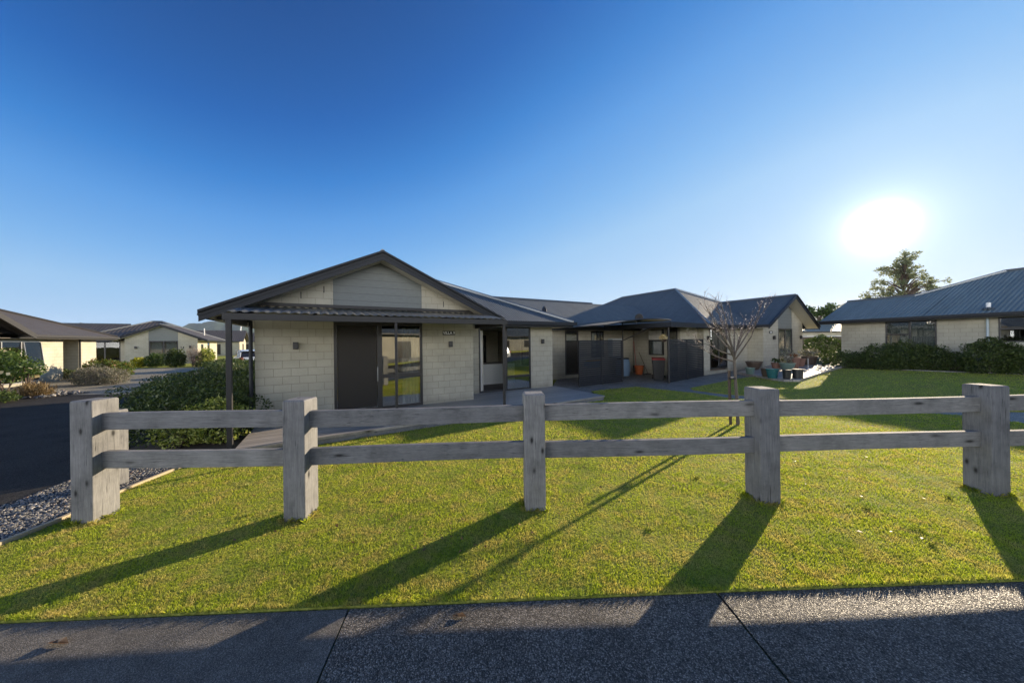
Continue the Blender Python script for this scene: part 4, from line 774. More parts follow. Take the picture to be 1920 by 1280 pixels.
t = thing('house_sign', 'small dark numerals 14 beside the glass doors of the far villa', 'sign', H5((1.6, 0, 1.85))); o = text('14', H5, 1.62, -.01, 1.82, .34, 'black', t)
link('long dark hip roofed wing behind the left hand villa', Frame(-41.38 - 16.5 * math.cos(.56) - .5, 33.99 - 16.5 * math.sin(.56), d5), 0, 15.0, 4.05, 2.8, 4.70, None, [], roof='roofw')
t = thing('roof_vent', 'tall white vent pipe on the roof of villa 14', 'vent pipe', H5((.6, 5, 3.2))); g = MB(H5); g.tube([(.9, 5.5, 3.2), (.9, 5.5, 4.25)], .055, 8); g.build('pipe', 'white', t, smooth=True)

# far houses
def far_house(label, x, y, az, L, W, ze, zr, mat='block', roof='roofw', z=0):
    fr = Frame(x, y, az, z=z); t = thing('villa', label, 'house', (x, y, z), VG); mb = MB(fr)
    wall(mb, (0, 0), (L, 0), -.2, ze - .15, [(L * .2, L * .35, .9, 2.2), (L * .6, L * .75, .2, 2.2)]); wall(mb, (0, .12), (0, W), -.2, ze - .15, side=-1); wall(mb, (L, .12), (L, W), -.2, ze - .15, [(W * .4, W * .6, .9, 2.2)], side=1); wall(mb, (0, W), (L, W), -.2, ze - .15, side=-1)
    for xx in (0, L - .12): mb.slab([(xx, 0, ze - .15), (xx, W, ze - .15), (xx, W / 2, zr - .2)], (.12, 0, 0))
    mb.build('wall', mat, t); p = (zr - ze) / (W / 2 + .6); rf = MB(fr)
    rf.face([(-.6, -.6, ze), (L + .6, -.6, ze), (L + .6, W / 2, zr), (-.6, W / 2, zr)]); rf.face([(-.6, W / 2, zr), (L + .6, W / 2, zr), (L + .6, W + .6, ze), (-.6, W + .6, ze)]); ro = rf.build('roof', roof, t)
    g = MB(fr); gutter(g, (-.6, -.6), (L + .6, -.6), ze)
    for xx in (-.6, L + .6):
        for a, b in ((-.6, W / 2), (W + .6, W / 2)): g.slab([(xx, a, ze - .25), (xx, b, zr - .25), (xx, b, zr), (xx, a, ze)], (.03, 0, 0))
    g.build('gutter', 'trimlt', t)
    for i, (a0, a1, b0, b1) in enumerate([(L * .2, L * .35, .9, 2.2), (L * .6, L * .75, .2, 2.2)]): glazing(t, fr, (0, 0), (L, 0), (a0, a1), (b0, b1), 'window', fw=.08, dark=[(a0 + .1, a1 - .1, b0 + .1, b1 - .1)])
    glazing(t, fr, (L, 0.12), (L, W), (W * .4, W * .6), (.9, 2.2), 'window', fw=.08, dark=[(W * .4 + .1, W * .6 - .1, 1.0, 2.1)]); return t
far_house('far house with a sunlit gable seen beyond the white car', -62, 56, 33, 11, 8, 2.7, 4.9)
far_house('distant low roof seen at the verandah post beyond the white car', -66, 74, 33, 12, 9, 2.8, 5.0)
far_house('shaded house seen in the gap between the patio villa and the right hand house', 44, 52.5, 12, 16, 8, 2.9, 5.0, z=.2, roof='roofb')
far_house('pale house across the street mirrored in the sliding doors', 23, -11.8, 176, 13, 8, 3.0, 5.4, roof='roof')
far_house('third pale house across the street behind the mirrored car', 47, -9, 200, 14, 8, 3.0, 5.6, roof='roof')
far_house('second pale house across the street beyond the mirrored one', 5, -12.5, 182, 13, 8, 3.0, 5.2, roof='roof')

# ------------------------------------------------------------------ post and rail fence (one thing: posts and rails are its parts)
fence = thing('rail_fence', 'weathered grey timber post and rail fence across the front lawn', 'fence', (0.3, 3.9, 0))
PO = [(-4.96, 3.80, 1.5), (-2.515, 3.79, 1.5), (0.255, 3.96, 2.5), (3.15, 4.055, 1.0), (6.17, 4.18, 2.0), (9.2, 4.30, 2.0)]
PW, PD = 0.124, 0.132
def post(mb, x, y, a, h, w=PW, d=PD, z0=-0.10):
    fr = Frame(x, y, a); c = 0.012; pts = []
    V = [(-w, -d), (w, -d), (w, d), (-w, d)]; i = len(mb.v)
    for z, k in ((z0, 0), (h - 0.012, 0), (h, c)):
        for px, py in V: mb.v.append(fr((px - math.copysign(k, px), py - math.copysign(k, py), z)))
    for r in range(2):
        for j in range(4): mb.f.append([i + r * 4 + j, i + r * 4 + (j + 1) % 4, i + (r + 1) * 4 + (j + 1) % 4, i + (r + 1) * 4 + j])
    mb.f.append([i + 8 + j for j in range(4)]); mb.f.append([i + 3, i + 2, i + 1, i])
for k, (x, y, a) in enumerate(PO):
    mb = MB(); post(mb, x, y, a, 1.395 + (0.012, -0.01, 0.0, 0.015, 0.0, 0.0)[k]); mb.build('post', 'woodv', fence, bevel=0.010)
for k, ((xa, ya, _), (xb, yb, _)) in enumerate(zip(PO, PO[1:])):
    for zt in (1.245, 0.795):
        mb = MB(); n = 14; i0 = len(mb.v); T = Vector((xb - xa, yb - ya)).normalized(); Nn = Vector((-T.y, T.x)); j1, j2 = random.uniform(-.006, .006), random.uniform(-.006, .006)
        L0, L1 = 0.06, (Vector((xb - xa, yb - ya)).length - 0.06)
        for s_ in range(n + 1):
            u = L0 + (L1 - L0) * s_ / n; sag = 0.006 * math.sin(math.pi * s_ / n) * (1 if (k + int(zt)) % 2 else -1) + j1 + (j2 - j1) * s_ / n
            for dd, zz in ((-.036, -.195), (.036, -.195), (.036, 0), (-.036, 0)):
                mb.v.append((xa + T.x * u + Nn.x * dd, ya + T.y * u + Nn.y * dd, zt + zz + sag))
        for s_ in range(n):
            for j in range(4): a = i0 + s_ * 4 + j; b = i0 + s_ * 4 + (j + 1) % 4; mb.f.append([a, b, b + 4, a + 4])
        mb.f.append([i0 + j for j in range(4)][::-1]); mb.f.append([i0 + n * 4 + j for j in range(4)]); mb.fix = True
        mb.build('rail', 'woodh', fence, bevel=0.005)
t = thing('fence_post', 'separate timber post standing just behind the left end post of the rail fence', 'post', (-5.93, 4.70, 0)); mb = MB(); post(mb, -5.93, 4.72, 2, 1.09, 0.118, 0.118); mb.build('post_body', 'woodv', t, bevel=0.01)

# ------------------------------------------------------------------ slatted screens, canopy and the service yard
def screen(label, fr, p0, p1, h=2.02, n=22, z=-0.03):
    t = thing('slatted_screen', label, 'screen', fr((p0[0], p0[1], 0)), 'slatted screens'); P0, P1 = Vector(p0), Vector(p1); L = (P1 - P0).length; T = (P1 - P0) / L
    for u in (0.03, L / 2, L - 0.03): q = P0 + T * u; mb = MB(fr); mb.box(q.x - .03, q.x + .03, q.y - .03, q.y + .03, z - .05, h + .02); mb.build('post', 'black', t)
    mb = MB(fr)
    for k in range(n):
        zz = z + .06 + (h - .08 - z) * k / (n - 1); a, b = P0 + T * .06, P1 - T * .06; mb.bar((a.x, a.y - .0, zz), (b.x, b.y, zz), .022, .080)
    mb.build('slats', 'trim', t); return t
screen('dark slatted screen nearest the deck with a door and window behind it', H1, (11.5, 1.12), (14.5, 1.35))
screen('dark slatted screen right of the rubbish bin, ending at the pale pier', H1, (15.86, -0.2), (19.95, 0.5))
t = thing('canopy', 'curved dark carport canopy on two slim posts over the service yard', 'canopy', H1((15, 1.5, 0)))
mb = MB(H1); A, B = [], []
for i in range(25):
    u = i / 24; s_ = 12.5 + 4.5 * u; z = 2.70 + 0.36 * math.sin(math.pi * u * 0.66); A.append((s_, 0.4, z)); B.append((s_, 3.38, z))
for (a, b), (c, d) in zip(zip(A, B), list(zip(A, B))[1:]): mb.face([a, c, d, b])
o = mb.build('canopy_sheet', 'canopy', t, smooth=True); sm = o.modifiers.new('thick', 'SOLIDIFY'); sm.thickness = 0.012
mb = MB(H1); mb.tube(A, 0.03, 6); mb.tube(B, 0.03, 6); mb.tube([A[-1], B[-1]], .03, 6); mb.tube([A[12], B[12]], .025, 6); mb.tube([A[0], B[0]], .03, 6); mb.build('canopy_frame', 'black', t, smooth=True)
for s_, tt in ((15.68, 2.35), (15.80, -0.28)):
    mb = MB(H1); mb.tube([(s_, tt, -.05), (s_, tt, 2.98 if tt > 1 else 2.72)], .035, 8); mb.build('post', 'trimlt', t, smooth=True)
mb = MB(H1); mb.tube([(15.68, 2.35, 2.0), (16.6, 0.6, 2.92)], .026, 6); mb.build('brace', 'trimlt', t, smooth=True)
# rubbish bin
BX = Frame(7.55, 16.55, -20, z=0.0); t = thing('rubbish_bin', 'black wheelie bin with a red lid beside the slatted screen', 'bin', (7.55, 16.55, -.03))
mb = MB(BX); lo = [(-.22, -.26), (.22, -.26), (.22, .26), (-.22, .26)]; hi = [(-.29, -.33), (.29, -.33), (.29, .36), (-.29, .36)]; i = len(mb.v)
mb.v += [BX((x, y, -.03)) for x, y in lo] + [BX((x, y, 1.0)) for x, y in hi]; mb.f += [[3, 2, 1, 0], [4, 5, 6, 7]] + [[k, (k + 1) % 4, 4 + (k + 1) % 4, 4 + k] for k in range(4)]
mb.build('body', 'black', t, bevel=0.02); mb = MB(BX); mb.slab([(-.31, -.37, 1.0), (.31, -.37, 1.0), (.31, .40, 1.06), (-.31, .40, 1.06)], (0, 0, .055)); mb.build('lid', 'red', t, bevel=.015)
for x in (-.25, .25): mb = MB(BX); mb.tube([(x - .03, .33, .08), (x + .03, .33, .08)], .11, 14); mb.build('wheel', 'tyre', t)
mb = MB(BX); mb.tube([(-.25, .42, .96), (.25, .42, .96)], .018, 6); mb.build('handle', 'black', t)
# broom, bucket, cupboard, bag, ladder, basket
t = thing('bucket', 'orange plastic bucket at the foot of the broom', 'bucket', (7.6, 19.2, 0)); mb = MB(); mb.lathe(7.6, 19.2, [(.19, -.03), (.27, .45), (.285, .46), (.285, .49), (.255, .49), (.18, .0)], 18); mb.build('pail', 'orange', t, smooth=True); mb = MB(); mb.tube([(7.34, 19.2, .46), (7.45, 19.15, .3), (7.6, 19.12, .24), (7.75, 19.15, .3), (7.86, 19.2, .46)], .008, 5); mb.build('handle', 'alug', t)
t = thing('broom', 'broom with a dark red handle leaning upright against the wing wall', 'broom', (7.5, 19.35, 0)); mb = MB(); mb.tube([(7.50, 19.3, .16), (7.42, 19.52, 1.95)], .016, 6); mb.build('handle', 'red', t); mb = MB(); mb.box(7.33, 7.68, 19.22, 19.30, .10, .18); mb.build('brush_head', 'black', t, bevel=.01); mb = MB(); mb.slab([(7.33, 19.2, -.02), (7.70, 19.2, -.02), (7.67, 19.24, .10), (7.34, 19.24, .10)], (0, .07, 0)); mb.build('bristles', 'leafpink', t)
t = thing('garden_rake', 'thin rake leaning beside the broom', 'rake', (8.0, 19.2, 0)); mb = MB(); mb.tube([(8.1, 19.1, 0.0), (7.72, 19.5, 1.3)], .013, 6); mb.build('handle', 'barkd', t); mb = MB(); mb.box(7.93, 8.27, 19.06, 19.10, -.02, .03); mb.build('head', 'black', t)
t = thing('service_cupboard', 'pale blue wall cupboard above a blue bag behind the first slatted screen', 'cupboard', H1((17.0, 3.95, .9))); mb = MB(H1); mb.box(16.35, 17.25, 3.72, 4.04, 1.02, 2.12); mb.build('cabinet', 'bluelt', t, bevel=.01); mb = MB(H1); mb.box(16.40, 17.20, 3.705, 3.718, 1.06, 2.08); mb.build('door', 'white', t); mb = MB(H1); mb.box(16.9, 17.1, 3.69, 3.70, 1.85, 1.88); mb.build('handle', 'black', t)
t = thing('garden_bag', 'slumped blue bag standing against the wing wall', 'bag', H1((16.8, 3.4, 0))); mb = MB(H1); mb.lathe(16.75, 3.3, [(.36, -.03), (.42, .3), (.40, .7), (.34, .92), (.30, .98), (.26, .9)], 12); mb.build('bag_body', 'blue', t, smooth=True); mb = MB(H1); mb.lathe(16.75, 3.3, [(.35, .93), (.37, .97), (.33, 1.0)], 12); mb.build('rim', 'black', t)
t = thing('folding_frame', 'pale folded trestle leaning by the blue bag', 'trestle', H1((16.2, 3.2, 0))); mb = MB(H1); mb.tube([(16.05, 3.0, 0), (16.2, 3.3, .85)], .018, 6); mb.build('leg', 'alug', t); mb = MB(H1); mb.tube([(16.4, 3.0, 0), (16.22, 3.3, .85)], .018, 6); mb.build('leg', 'alug', t); mb = MB(H1); mb.tube([(16.12, 3.12, .35), (16.32, 3.12, .35)], .012, 6); mb.build('crossbar', 'alug', t)
t = thing('hanging_basket', 'hanging basket of pale flowers at the canopy post', 'hanging basket', H1((16.1, .2, 1.9))); V, F = leaves([(*H1((16.1, .2, 0))[:2], 2.12, .2, .2, .17)], 260, .035); np_mesh('flowers', V, F, 'petal', t); mb = MB(H1); mb.lathe(16.1, .2, [(.02, 1.9), (.13, 1.95), (.17, 2.05)], 10); mb.build('basket', 'brown', t); mb = MB(H1); mb.tube([(16.1, .2, 2.05), (16.1, .2, 2.7)], .006, 4); mb.build('chain', 'black', t)
t = thing('trolley', 'yellow topped trolley glimpsed through the slats of the first screen', 'trolley', H1((13.2, 2.2, 0))); mb = MB(H1); mb.box(12.9, 13.7, 2.0, 2.4, 1.02, 1.08); mb.build('tray', 'yellow', t, bevel=.01); mb = MB(H1); mb.box(12.92, 13.68, 2.02, 2.38, .72, .98); mb.build('tub', 'blue', t, bevel=.02)
for a, b in ((12.94, 2.04), (13.66, 2.04), (12.94, 2.36), (13.66, 2.36)): mb = MB(H1); mb.tube([(a, b, -.03), (a, b, .72)], .015, 5); mb.build('leg', 'alug', t)

# ------------------------------------------------------------------ second patio and its pots
PZ = 0.15
PAT = [(12.72, 18.1), (12.28, 15.1), (12.35, 14.55), (12.85, 14.32), (17.3, 17.2), (21.4, 19.9), (21.6, 22.6), (16.5, 22.6), (15.6, 19.55)]
sheet('patio', PAT, 0.10, 'deck', skirt=0.16)
def pot(x, y, r, h, mat, label, plant=None, z=None, name='plant_pot', prof=None):
    z = (0.10 + float(rise(x))) if z is None else z; t = thing(name, label, 'plant pot', (x, y, z), 'pots on the patio'); mb = MB(Frame(x, y, 0, z=z))
    mb.lathe(0, 0, prof or [(r * .68, 0), (r * .8, h * .3), (r * .97, h * .9), (r * 1.05, h * .92), (r * 1.05, h), (r * .92, h), (r * .88, h * .88)], 20); mb.build('pot_body', mat, t, smooth=True)
    if plant:
        m, pr, ph, n, sz = plant; V, F = leaves([(x, y, z + h + ph * .5, pr, pr, ph * .6)], n, sz, flat=.6, lo=.2); np_mesh('foliage', V, F, m, t)
    return t
bowl = lambda r, h: [(r * .45, 0), (r * .6, h * .1), (r * .85, h * .45), (r, h * .85), (r * 1.06, h * .88), (r * 1.06, h), (r * .95, h), (r * .9, h * .9)]
pot(14.05, 18.6, .40, .48, 'brown', 'wide brown glazed bowl by the cream wall of the second villa', prof=bowl(.40, .48))
pot(12.55, 16.9, .22, .34, 'sage', 'small sage green pot at the left edge of the patio')
pot(12.50, 15.75, .24, .42, 'brown', 'dark brown pot second from the left along the patio edge')
pot(12.35, 15.2, .26, .44, 'teal', 'bright teal glazed pot beside the dark pots on the patio edge')
pot(12.62, 14.72, .17, .42, 'black', 'slim black pot on the front corner of the patio', prof=[(.14, 0), (.16, .38), (.175, .39), (.175, .42), (.15, .42)])
pot(13.15, 14.75, .19, .42, 'black', 'squat black pot right of the slim one on the patio corner', prof=[(.19, 0), (.19, .38), (.205, .39), (.205, .42), (.17, .42)])
pot(14.75, 17.9, .22, .40, 'terra', 'terracotta pot beside the teal bowl at the glass doors', ('leafm', .2, .25, 90, .05))
pot(14.95, 17.4, .34, .42, 'sage', 'large sage green bowl with a cactus like plant at the glass doors', ('leafgrey', .28, .75, 260, .06), prof=bowl(.34, .42))
pot(16.0, 18.2, .30, .62, 'terra', 'tall pinkish terracotta urn in front of the narrow doors', ('leafr', .2, .2, 90, .05))
pot(17.1, 19.0, .26, .45, 'terra', 'plain terracotta pot behind the bird bath')
pot(18.3, 19.7, .40, .52, 'brown', 'broad stone tub of grey foliage and pale flowers at the villa corner', ('leafgrey', .5, .45, 420, .055))
pot(19.7, 20.4, .38, .34, 'sage', 'long low sage trough at the right end of the patio', prof=[(.36, 0), (.38, .3), (.40, .31), (.40, .34), (.35, .34)])
t = thing('bird_bath', 'thin white stake bird bath glinting in the middle of the patio', 'bird bath', (15.9, 17.2, .3)); mb = MB(); z = float(rise(15.9)) + .1; mb.tube([(15.9, 17.2, z), (15.9, 17.2, z + .62)], .012, 6); mb.build('stem', 'white', t); mb = MB(); mb.lathe(15.9, 17.2, [(.13, z), (.14, z + .02), (.02, z + .04)], 14); mb.build('foot', 'white', t)

# ------------------------------------------------------------------ bare young tree on the lawn, with stake
def young_tree():
    rg = random.Random(5); bx, by = 5.26, 7.55
    t = thing('young_tree', 'bare young tree with sun-glinting twigs on the front lawn, tied to a stake', 'tree', (bx, by, 0))
    def W(px, py, dy=0): Y = by + dy; H = 640 - .01187 * (px - 960); return Vector(((px - 960) / 600 * Y, Y, 2.03 + (H - py) / 600 * Y))
    mb = MB(); fork = W(1376, 668); mb.tube([W(1382, 800) - Vector((0, 0, .05)), W(1381, 760), W(1378, 715), fork], [.040, .034, .030, .027], 10); mb.build('trunk', 'bark', t, smooth=True)
    limbs = [(1306, 640, -.5, 7), (1312, 590, .3, 7), (1322, 568, -.3, 8), (1338, 562, .5, 7), (1352, 566, -.6, 7), (1368, 566, .2, 5), (1395, 605, .5, 7), (1412, 598, -.3, 7), (1447, 566, .2, 9), (1425, 580, -.5, 6), (1300, 668 - 20, .4, 6), (1350, 600, .7, 8), (1335, 590, -.8, 9)]
    mb = MB(); tw = MB(); bd = []
    def twig(p, d, L, r, dep):
        pts = [p]; q = p.copy(); dd = d.copy()
        for k in range(4): dd = (dd + Vector((rg.gauss(0, .10), rg.gauss(0, .10), .06 + rg.gauss(0, .05)))).normalized(); q = q + dd * L / 4; pts.append(q.copy())
        tw.tube(pts, [r * (1 - .2 * k) for k in range(5)], 5, False)
        for k in range(int(L / .085)):
            u = rg.random() ** .7 * 3.99; a = pts[int(u)].lerp(pts[int(u) + 1], u % 1); bd.append((a, dd, rg.uniform(.008, .018)))
        if dep > 0:
            for k in range(rg.randint(2, 3)):
                u = rg.uniform(.8, 3.4); a = pts[int(u)].lerp(pts[int(u) + 1], u % 1); nd = (dd + Vector((rg.gauss(0, .45), rg.gauss(0, .5), rg.uniform(-.05, .35)))).normalized(); twig(a, nd, L * rg.uniform(.45, .7), r * .6, dep - 1)
    for i, (px, py, dy, n) in enumerate(limbs):
        e = W(px, py, dy); s0 = fork + Vector((0, 0, rg.uniform(-.12, .12))); mid = s0.lerp(e, .45) + Vector((rg.gauss(0, .04), rg.gauss(0, .05), -.04 if abs(px - 1376) > 50 else .05)); pts = [s0, s0.lerp(mid, .5) + Vector((0, 0, -.01)), mid, mid.lerp(e, .5) + Vector((rg.gauss(0, .02), 0, .02)), e]
        mb.tube(pts, [.019, .016, .012, .008, .004], 7, False)
        for k in range(n):
            u = rg.uniform(1.2, 3.95); a = pts[int(u)].lerp(pts[int(u) + 1], u % 1); d = ((e - s0).normalized() + Vector((rg.gauss(-.12, .35), rg.gauss(0, .45), rg.uniform(0, .5)))).normalized(); twig(a, d, rg.uniform(.2, .42), .0046, 1)
    mb.build('limb', 'bark', t, smooth=True); tw.build('twigs', 'twig', t, smooth=True)['kind'] = 'stuff'
    V = []; F = []
    for a, d, s_ in bd:
        i = len(V); o = d.orthogonal().normalized() * s_ * .5; q = d.cross(o); b = a + Vector((rg.gauss(0, .008), rg.gauss(0, .008), 0)); V += [b - d * s_, b + o, b + q, b - o, b - q, b + d * s_]; F += [[i, i + 1, i + 2], [i, i + 2, i + 3], [i, i + 3, i + 4], [i, i + 4, i + 1], [i + 5, i + 2, i + 1], [i + 5, i + 3, i + 2], [i + 5, i + 4, i + 3], [i + 5, i + 1, i + 4]]
    np_mesh('buds', [tuple(v) for v in V], F, 'bud', t)['kind'] = 'stuff'  # pale bud colour stands for sun glints along the twigs
    return t
young_tree()
t = thing('tree_stake', 'thin timber stake beside the bare young tree', 'stake', (5.17, 7.6, 0)); mb = MB(); mb.bar((5.17, 7.60, -.05), (5.16, 7.62, 1.28), .045, .045); mb.build('stake_body', 'barkd', t); mb = MB(); mb.lathe(5.21, 7.585, [(.075, 1.08), (.08, 1.10), (.075, 1.12)], 12); mb.build('tie', 'black', t)

# ------------------------------------------------------------------ shrubs and hedges
G_ = 'shrubs in the village gardens'
shrub('hedge', 'broad dark clipped shrub mass left of the verandah post', 'hedge', [(-7.25, 6.85, .42, 1.0, .72, .64), (-6.6, 7.3, .45, .8, .8, .66), (-8.7, 8.3, .45, 1.45, 1.2, .66), (-9.8, 10.2, .45, 1.9, 1.4, .66), (-11.3, 11.9, .40, 1.9, 1.4, .66), (-9.6, 12.2, .5, 2.2, 1.6, .62), (-7.4, 8.3, .45, 1.0, 1.0, .70), (-13.0, 13.0, .35, 1.6, 1.2, .6)], 60000, .030, 'leafd', G_, lo=.82, stems=4)
shrub('variegated_shrub', 'yellow green variegated shrub glowing at the near face of the dark hedge', 'shrub', [(-6.15, 6.65, .42, .62, .42, .50), (-6.75, 6.45, .30, .5, .35, .36)], 4200, .030, 'leafy', G_, lo=.6)
shrub('wall_shrub', 'tall dark shrub between the verandah post and the villa wall', 'shrub', [(-7.75, 10.3, .8, .7, .8, .95), (-8.9, 12.4, .8, .9, 1.0, .9), (-7.0, 8.6, .5, .42, .6, .85)], 14000, .032, 'leafd', G_, lo=.6)
shrub('brown_shrub', 'brownish rounded shrub behind the hedge beside the tan forecourt', 'shrub', [(-14.8, 17.5, .45, 1.8, 1.2, .75), (-16.5, 19.5, .45, 1.8, 1.2, .7), (-19.3, 22.2, .4, 1.9, 1.3, .6)], 14000, .045, 'leafd', G_, lo=.7)
shrub('lavender_bush', 'wide silver grey lavender bush on the corner of the forecourt', 'lavender', [(-22.5, 17.3, .38, .85, .75, .58), (-21.75, 17.5, .34, .55, .6, .46), (-23.3, 17.5, .32, .65, .6, .5)], 13000, .045, 'leafgrey', G_, flat=1.4, aspect=.22)
shrub('red_tipped_bush', 'green bush with red tips behind the lavender', 'shrub', [(-26.2, 20.4, .6, .95, .8, .62), (-25.0, 20.2, .55, .8, .7, .55)], 4200, .06, 'leafrt', G_)
shrub('rose_bush', 'rose bush with pale yellow blooms at the far left edge', 'rose', [(-21.6, 13.6, 1.15, .95, .9, .62), (-22.9, 14.0, 1.35, 1.0, .9, .75), (-20.5, 13.5, 1.1, .55, .5, .32)], 5200, .055, 'leafm', G_, stems=9, extra=(45, .075, 'petal', 'bloom'))
shrub('dry_grass_clump', 'low russet grass clump under the rose bush', 'clump', [(-19.9, 13.3, .2, .7, .45, .36)], 2400, .10, 'dry', G_, flat=2.5, aspect=.08, lo=.2)
shrub('low_shrub', 'small dark shrub at the left frame edge beside the driveway', 'shrub', [(-19.5, 11.9, .12, .9, .6, .3)], 2600, .04, 'leafd', G_)
shrub('golden_bush', 'small golden yellow bush in front of villa 14', 'shrub', [(-35.9, 30.9, .4, .8, .6, .5)], 1500, .09, 'leafgold', G_)
shrub('fern_bush', 'green fern like bush left of the glass doors of villa 14', 'shrub', [(-34.3, 30.8, .6, .9, .7, .7)], 1800, .11, 'leafm', G_, flat=1.0, aspect=.25)
shrub('round_bush', 'dark round bush before the glass doors of villa 14', 'shrub', [(-32.3, 30.7, .7, .75, .8, .95)], 3500, .07, 'leafd', G_)
shrub('bare_bush', 'pinkish bare twiggy bush right of the doors of villa 14', 'shrub', [(-30.6, 31.0, .85, .75, .7, .95), (-31.4, 31.5, 1.1, .6, .6, 1.0)], 2200, .10, 'leafpink', G_, flat=1.5, aspect=.06, lo=.2, stems=16)
shrub('lime_bush', 'lime green bush at the right corner of villa 14', 'shrub', [(-30.2, 31.6, .8, .7, .7, .85)], 2400, .08, 'leafy', G_)
shrub('low_hedge', 'low dark ground cover along the front bed of villa 14', 'hedge', [(-37.3, 30.8, .15, 1.3, .6, .35), (-34.9, 31.0, .12, 1.3, .5, .3), (-29.0, 31.0, .18, 1.7, .8, .35), (-26.0, 30.0, .3, 2.2, 1.0, .5), (-23.5, 28.5, .35, 2.0, 1.0, .6)], 8000, .07, 'leafd', G_)
shrub('porch_shrub', 'small shrub in shade inside the entry recess of the left villa', 'shrub', [(-29.2, 19.9, .9, .4, .4, .8), (-28.2, 20.3, .25, .7, .4, .35)], 1800, .05, 'leafd', G_)
shrub('round_shrub', 'large round shrub with white specks in the gap beside the right hand house', 'shrub', [(23.1, 23.8, 1.25, 1.12, 1.0, .95), (22.6, 23.6, .6, 1.2, .9, .6)], 11000, .045, 'leafm', G_, lo=.75, extra=(26, .035, 'petal', 'blossom'))
shrub('clipped_hedge', 'low clipped hedge at the left corner of the right hand house', 'hedge', [(18.9, 18.6, .65, .75, .75, .60), (19.3, 18.3, .62, .8, .75, .60), (20.0, 18.3, .62, .7, .7, .55)], 10000, .035, 'leafd', G_, lo=.8)
shrub('spreading_shrub', 'wide dark shrub mass under the curtained window of the right hand house', 'shrub', [(20.1, 17.5, .8, .9, .8, .82), (20.7, 16.9, .9, .9, .8, .90), (21.4, 16.4, .8, .9, .7, .78), (21.9, 15.9, .65, .7, .6, .62), (19.9, 16.9, .5, .7, .6, .5)], 24000, .04, 'leafd', G_, lo=.7)
shrub('rounded_shrub', 'dark rounded shrub around the foot of the blue downpipe', 'shrub', [(22.1, 14.75, .95, .95, .75, .95), (22.9, 14.2, .75, .7, .6, .7)], 16000, .04, 'leafd', G_, lo=.7)

# ------------------------------------------------------------------ trees beyond the roofs
def crown_tree(name, label, x, y, h, blobs, n, size, mat, tr=.25):
    t = thing(name, label, 'tree', (x, y, 0), 'trees beyond the roofs'); V, F = leaves([(x + a, y + b, c, d, e, f) for a, b, c, d, e, f in blobs], n, size, lo=.15); np_mesh('crown', V, F, mat, t)
    mb = MB(); mb.tube([(x, y, -.2), (x + .2, y, h * .35), (x - .1, y, h * .7), (x, y, h * .95)], [tr, tr * .8, tr * .45, .04], 8)
    for a, b, c, d, e, f in blobs: mb.tube([(x, y, max(h * .3, c - f - 1.2)), (x + a * .6, y + b * .6, c - f * .3), (x + a, y + b, c + f * .2)], [tr * .4, tr * .25, .03], 5)
    mb.build('trunk', 'barkd', t, smooth=True); return t
rg = random.Random(8); bl = []
for k in range(150):                                   # loose rounded crown of many small leaf clumps
    u = rg.uniform(-1, 1); top = 15.9 - 6.6 * abs(u) ** 1.25 - rg.random() * 1.2; z_ = top - (top - 6.5) * rg.random() ** 1.5
    bl.append((u * 4.8 + rg.gauss(0, .2), rg.uniform(-2.4, 2.4), z_, rg.uniform(.3, .75), rg.uniform(.3, .7), rg.uniform(.3, .65)))
crown_tree('glare_grey_tree', 'tall loose tree, greyed by glare, rising behind the right hand house under the sun', 62.0, 50.5, 15.5, bl, 11000, .12, 'leafpine')  # leaf colour lightened to carry the veiling glare near the sun
bl = [(rg.uniform(-2, 2), rg.uniform(-1.5, 1.5), rg.uniform(3, 8.2), rg.uniform(.8, 1.3), 1.0, rg.uniform(.7, 1.1)) for _ in range(14)]
crown_tree('small_far_tree', 'small dark green tree between the patio villa and the right hand house', 57.5, 60, 8.5, bl, 3500, .2, 'leafm')
bl = [(rg.uniform(-2, 2), rg.uniform(-1, 1), rg.uniform(3, 5.5), 1.1, 1.0, .9) for _ in range(8)]
crown_tree('yellow_tree', 'autumn yellow tree across the street mirrored in the deck end doors', 27, -9, 6.2, [(a * 1.2, b, c, 1.4, 1.3, 1.2) for a, b, c, *_ in bl], 3000, .14, 'leafgold')

# paling fence behind, street lamp
t = thing('paling_fence', 'dark paling fence with pale capping in the gap behind the patio', 'fence', (44, 45, .3)); mb = MB()
mb.box(36, 60, 46, 46.05, .1, 2.2); mb.build('palings', 'barkd', t); mb = MB(); mb.box(36, 60, 45.96, 46.1, 2.2, 2.28); mb.build('capping', 'white', t)
t = thing('street_lamp', 'white street lamp with a bent arm beyond the white car', 'street lamp', (-59.5, 70, 0)); mb = MB(); mb.tube([(-59.3, 70, 0), (-59.3, 70, 5.4), (-59.2, 70, 6.1), (-58.6, 70, 6.4)], [.12, .1, .09, .08], 8); mb.build('pole', 'white', t, smooth=True); mb = MB(); mb.box(-58.8, -57.7, 69.85, 70.15, 6.3, 6.45); mb.build('lamp_head', 'white', t, bevel=.04)

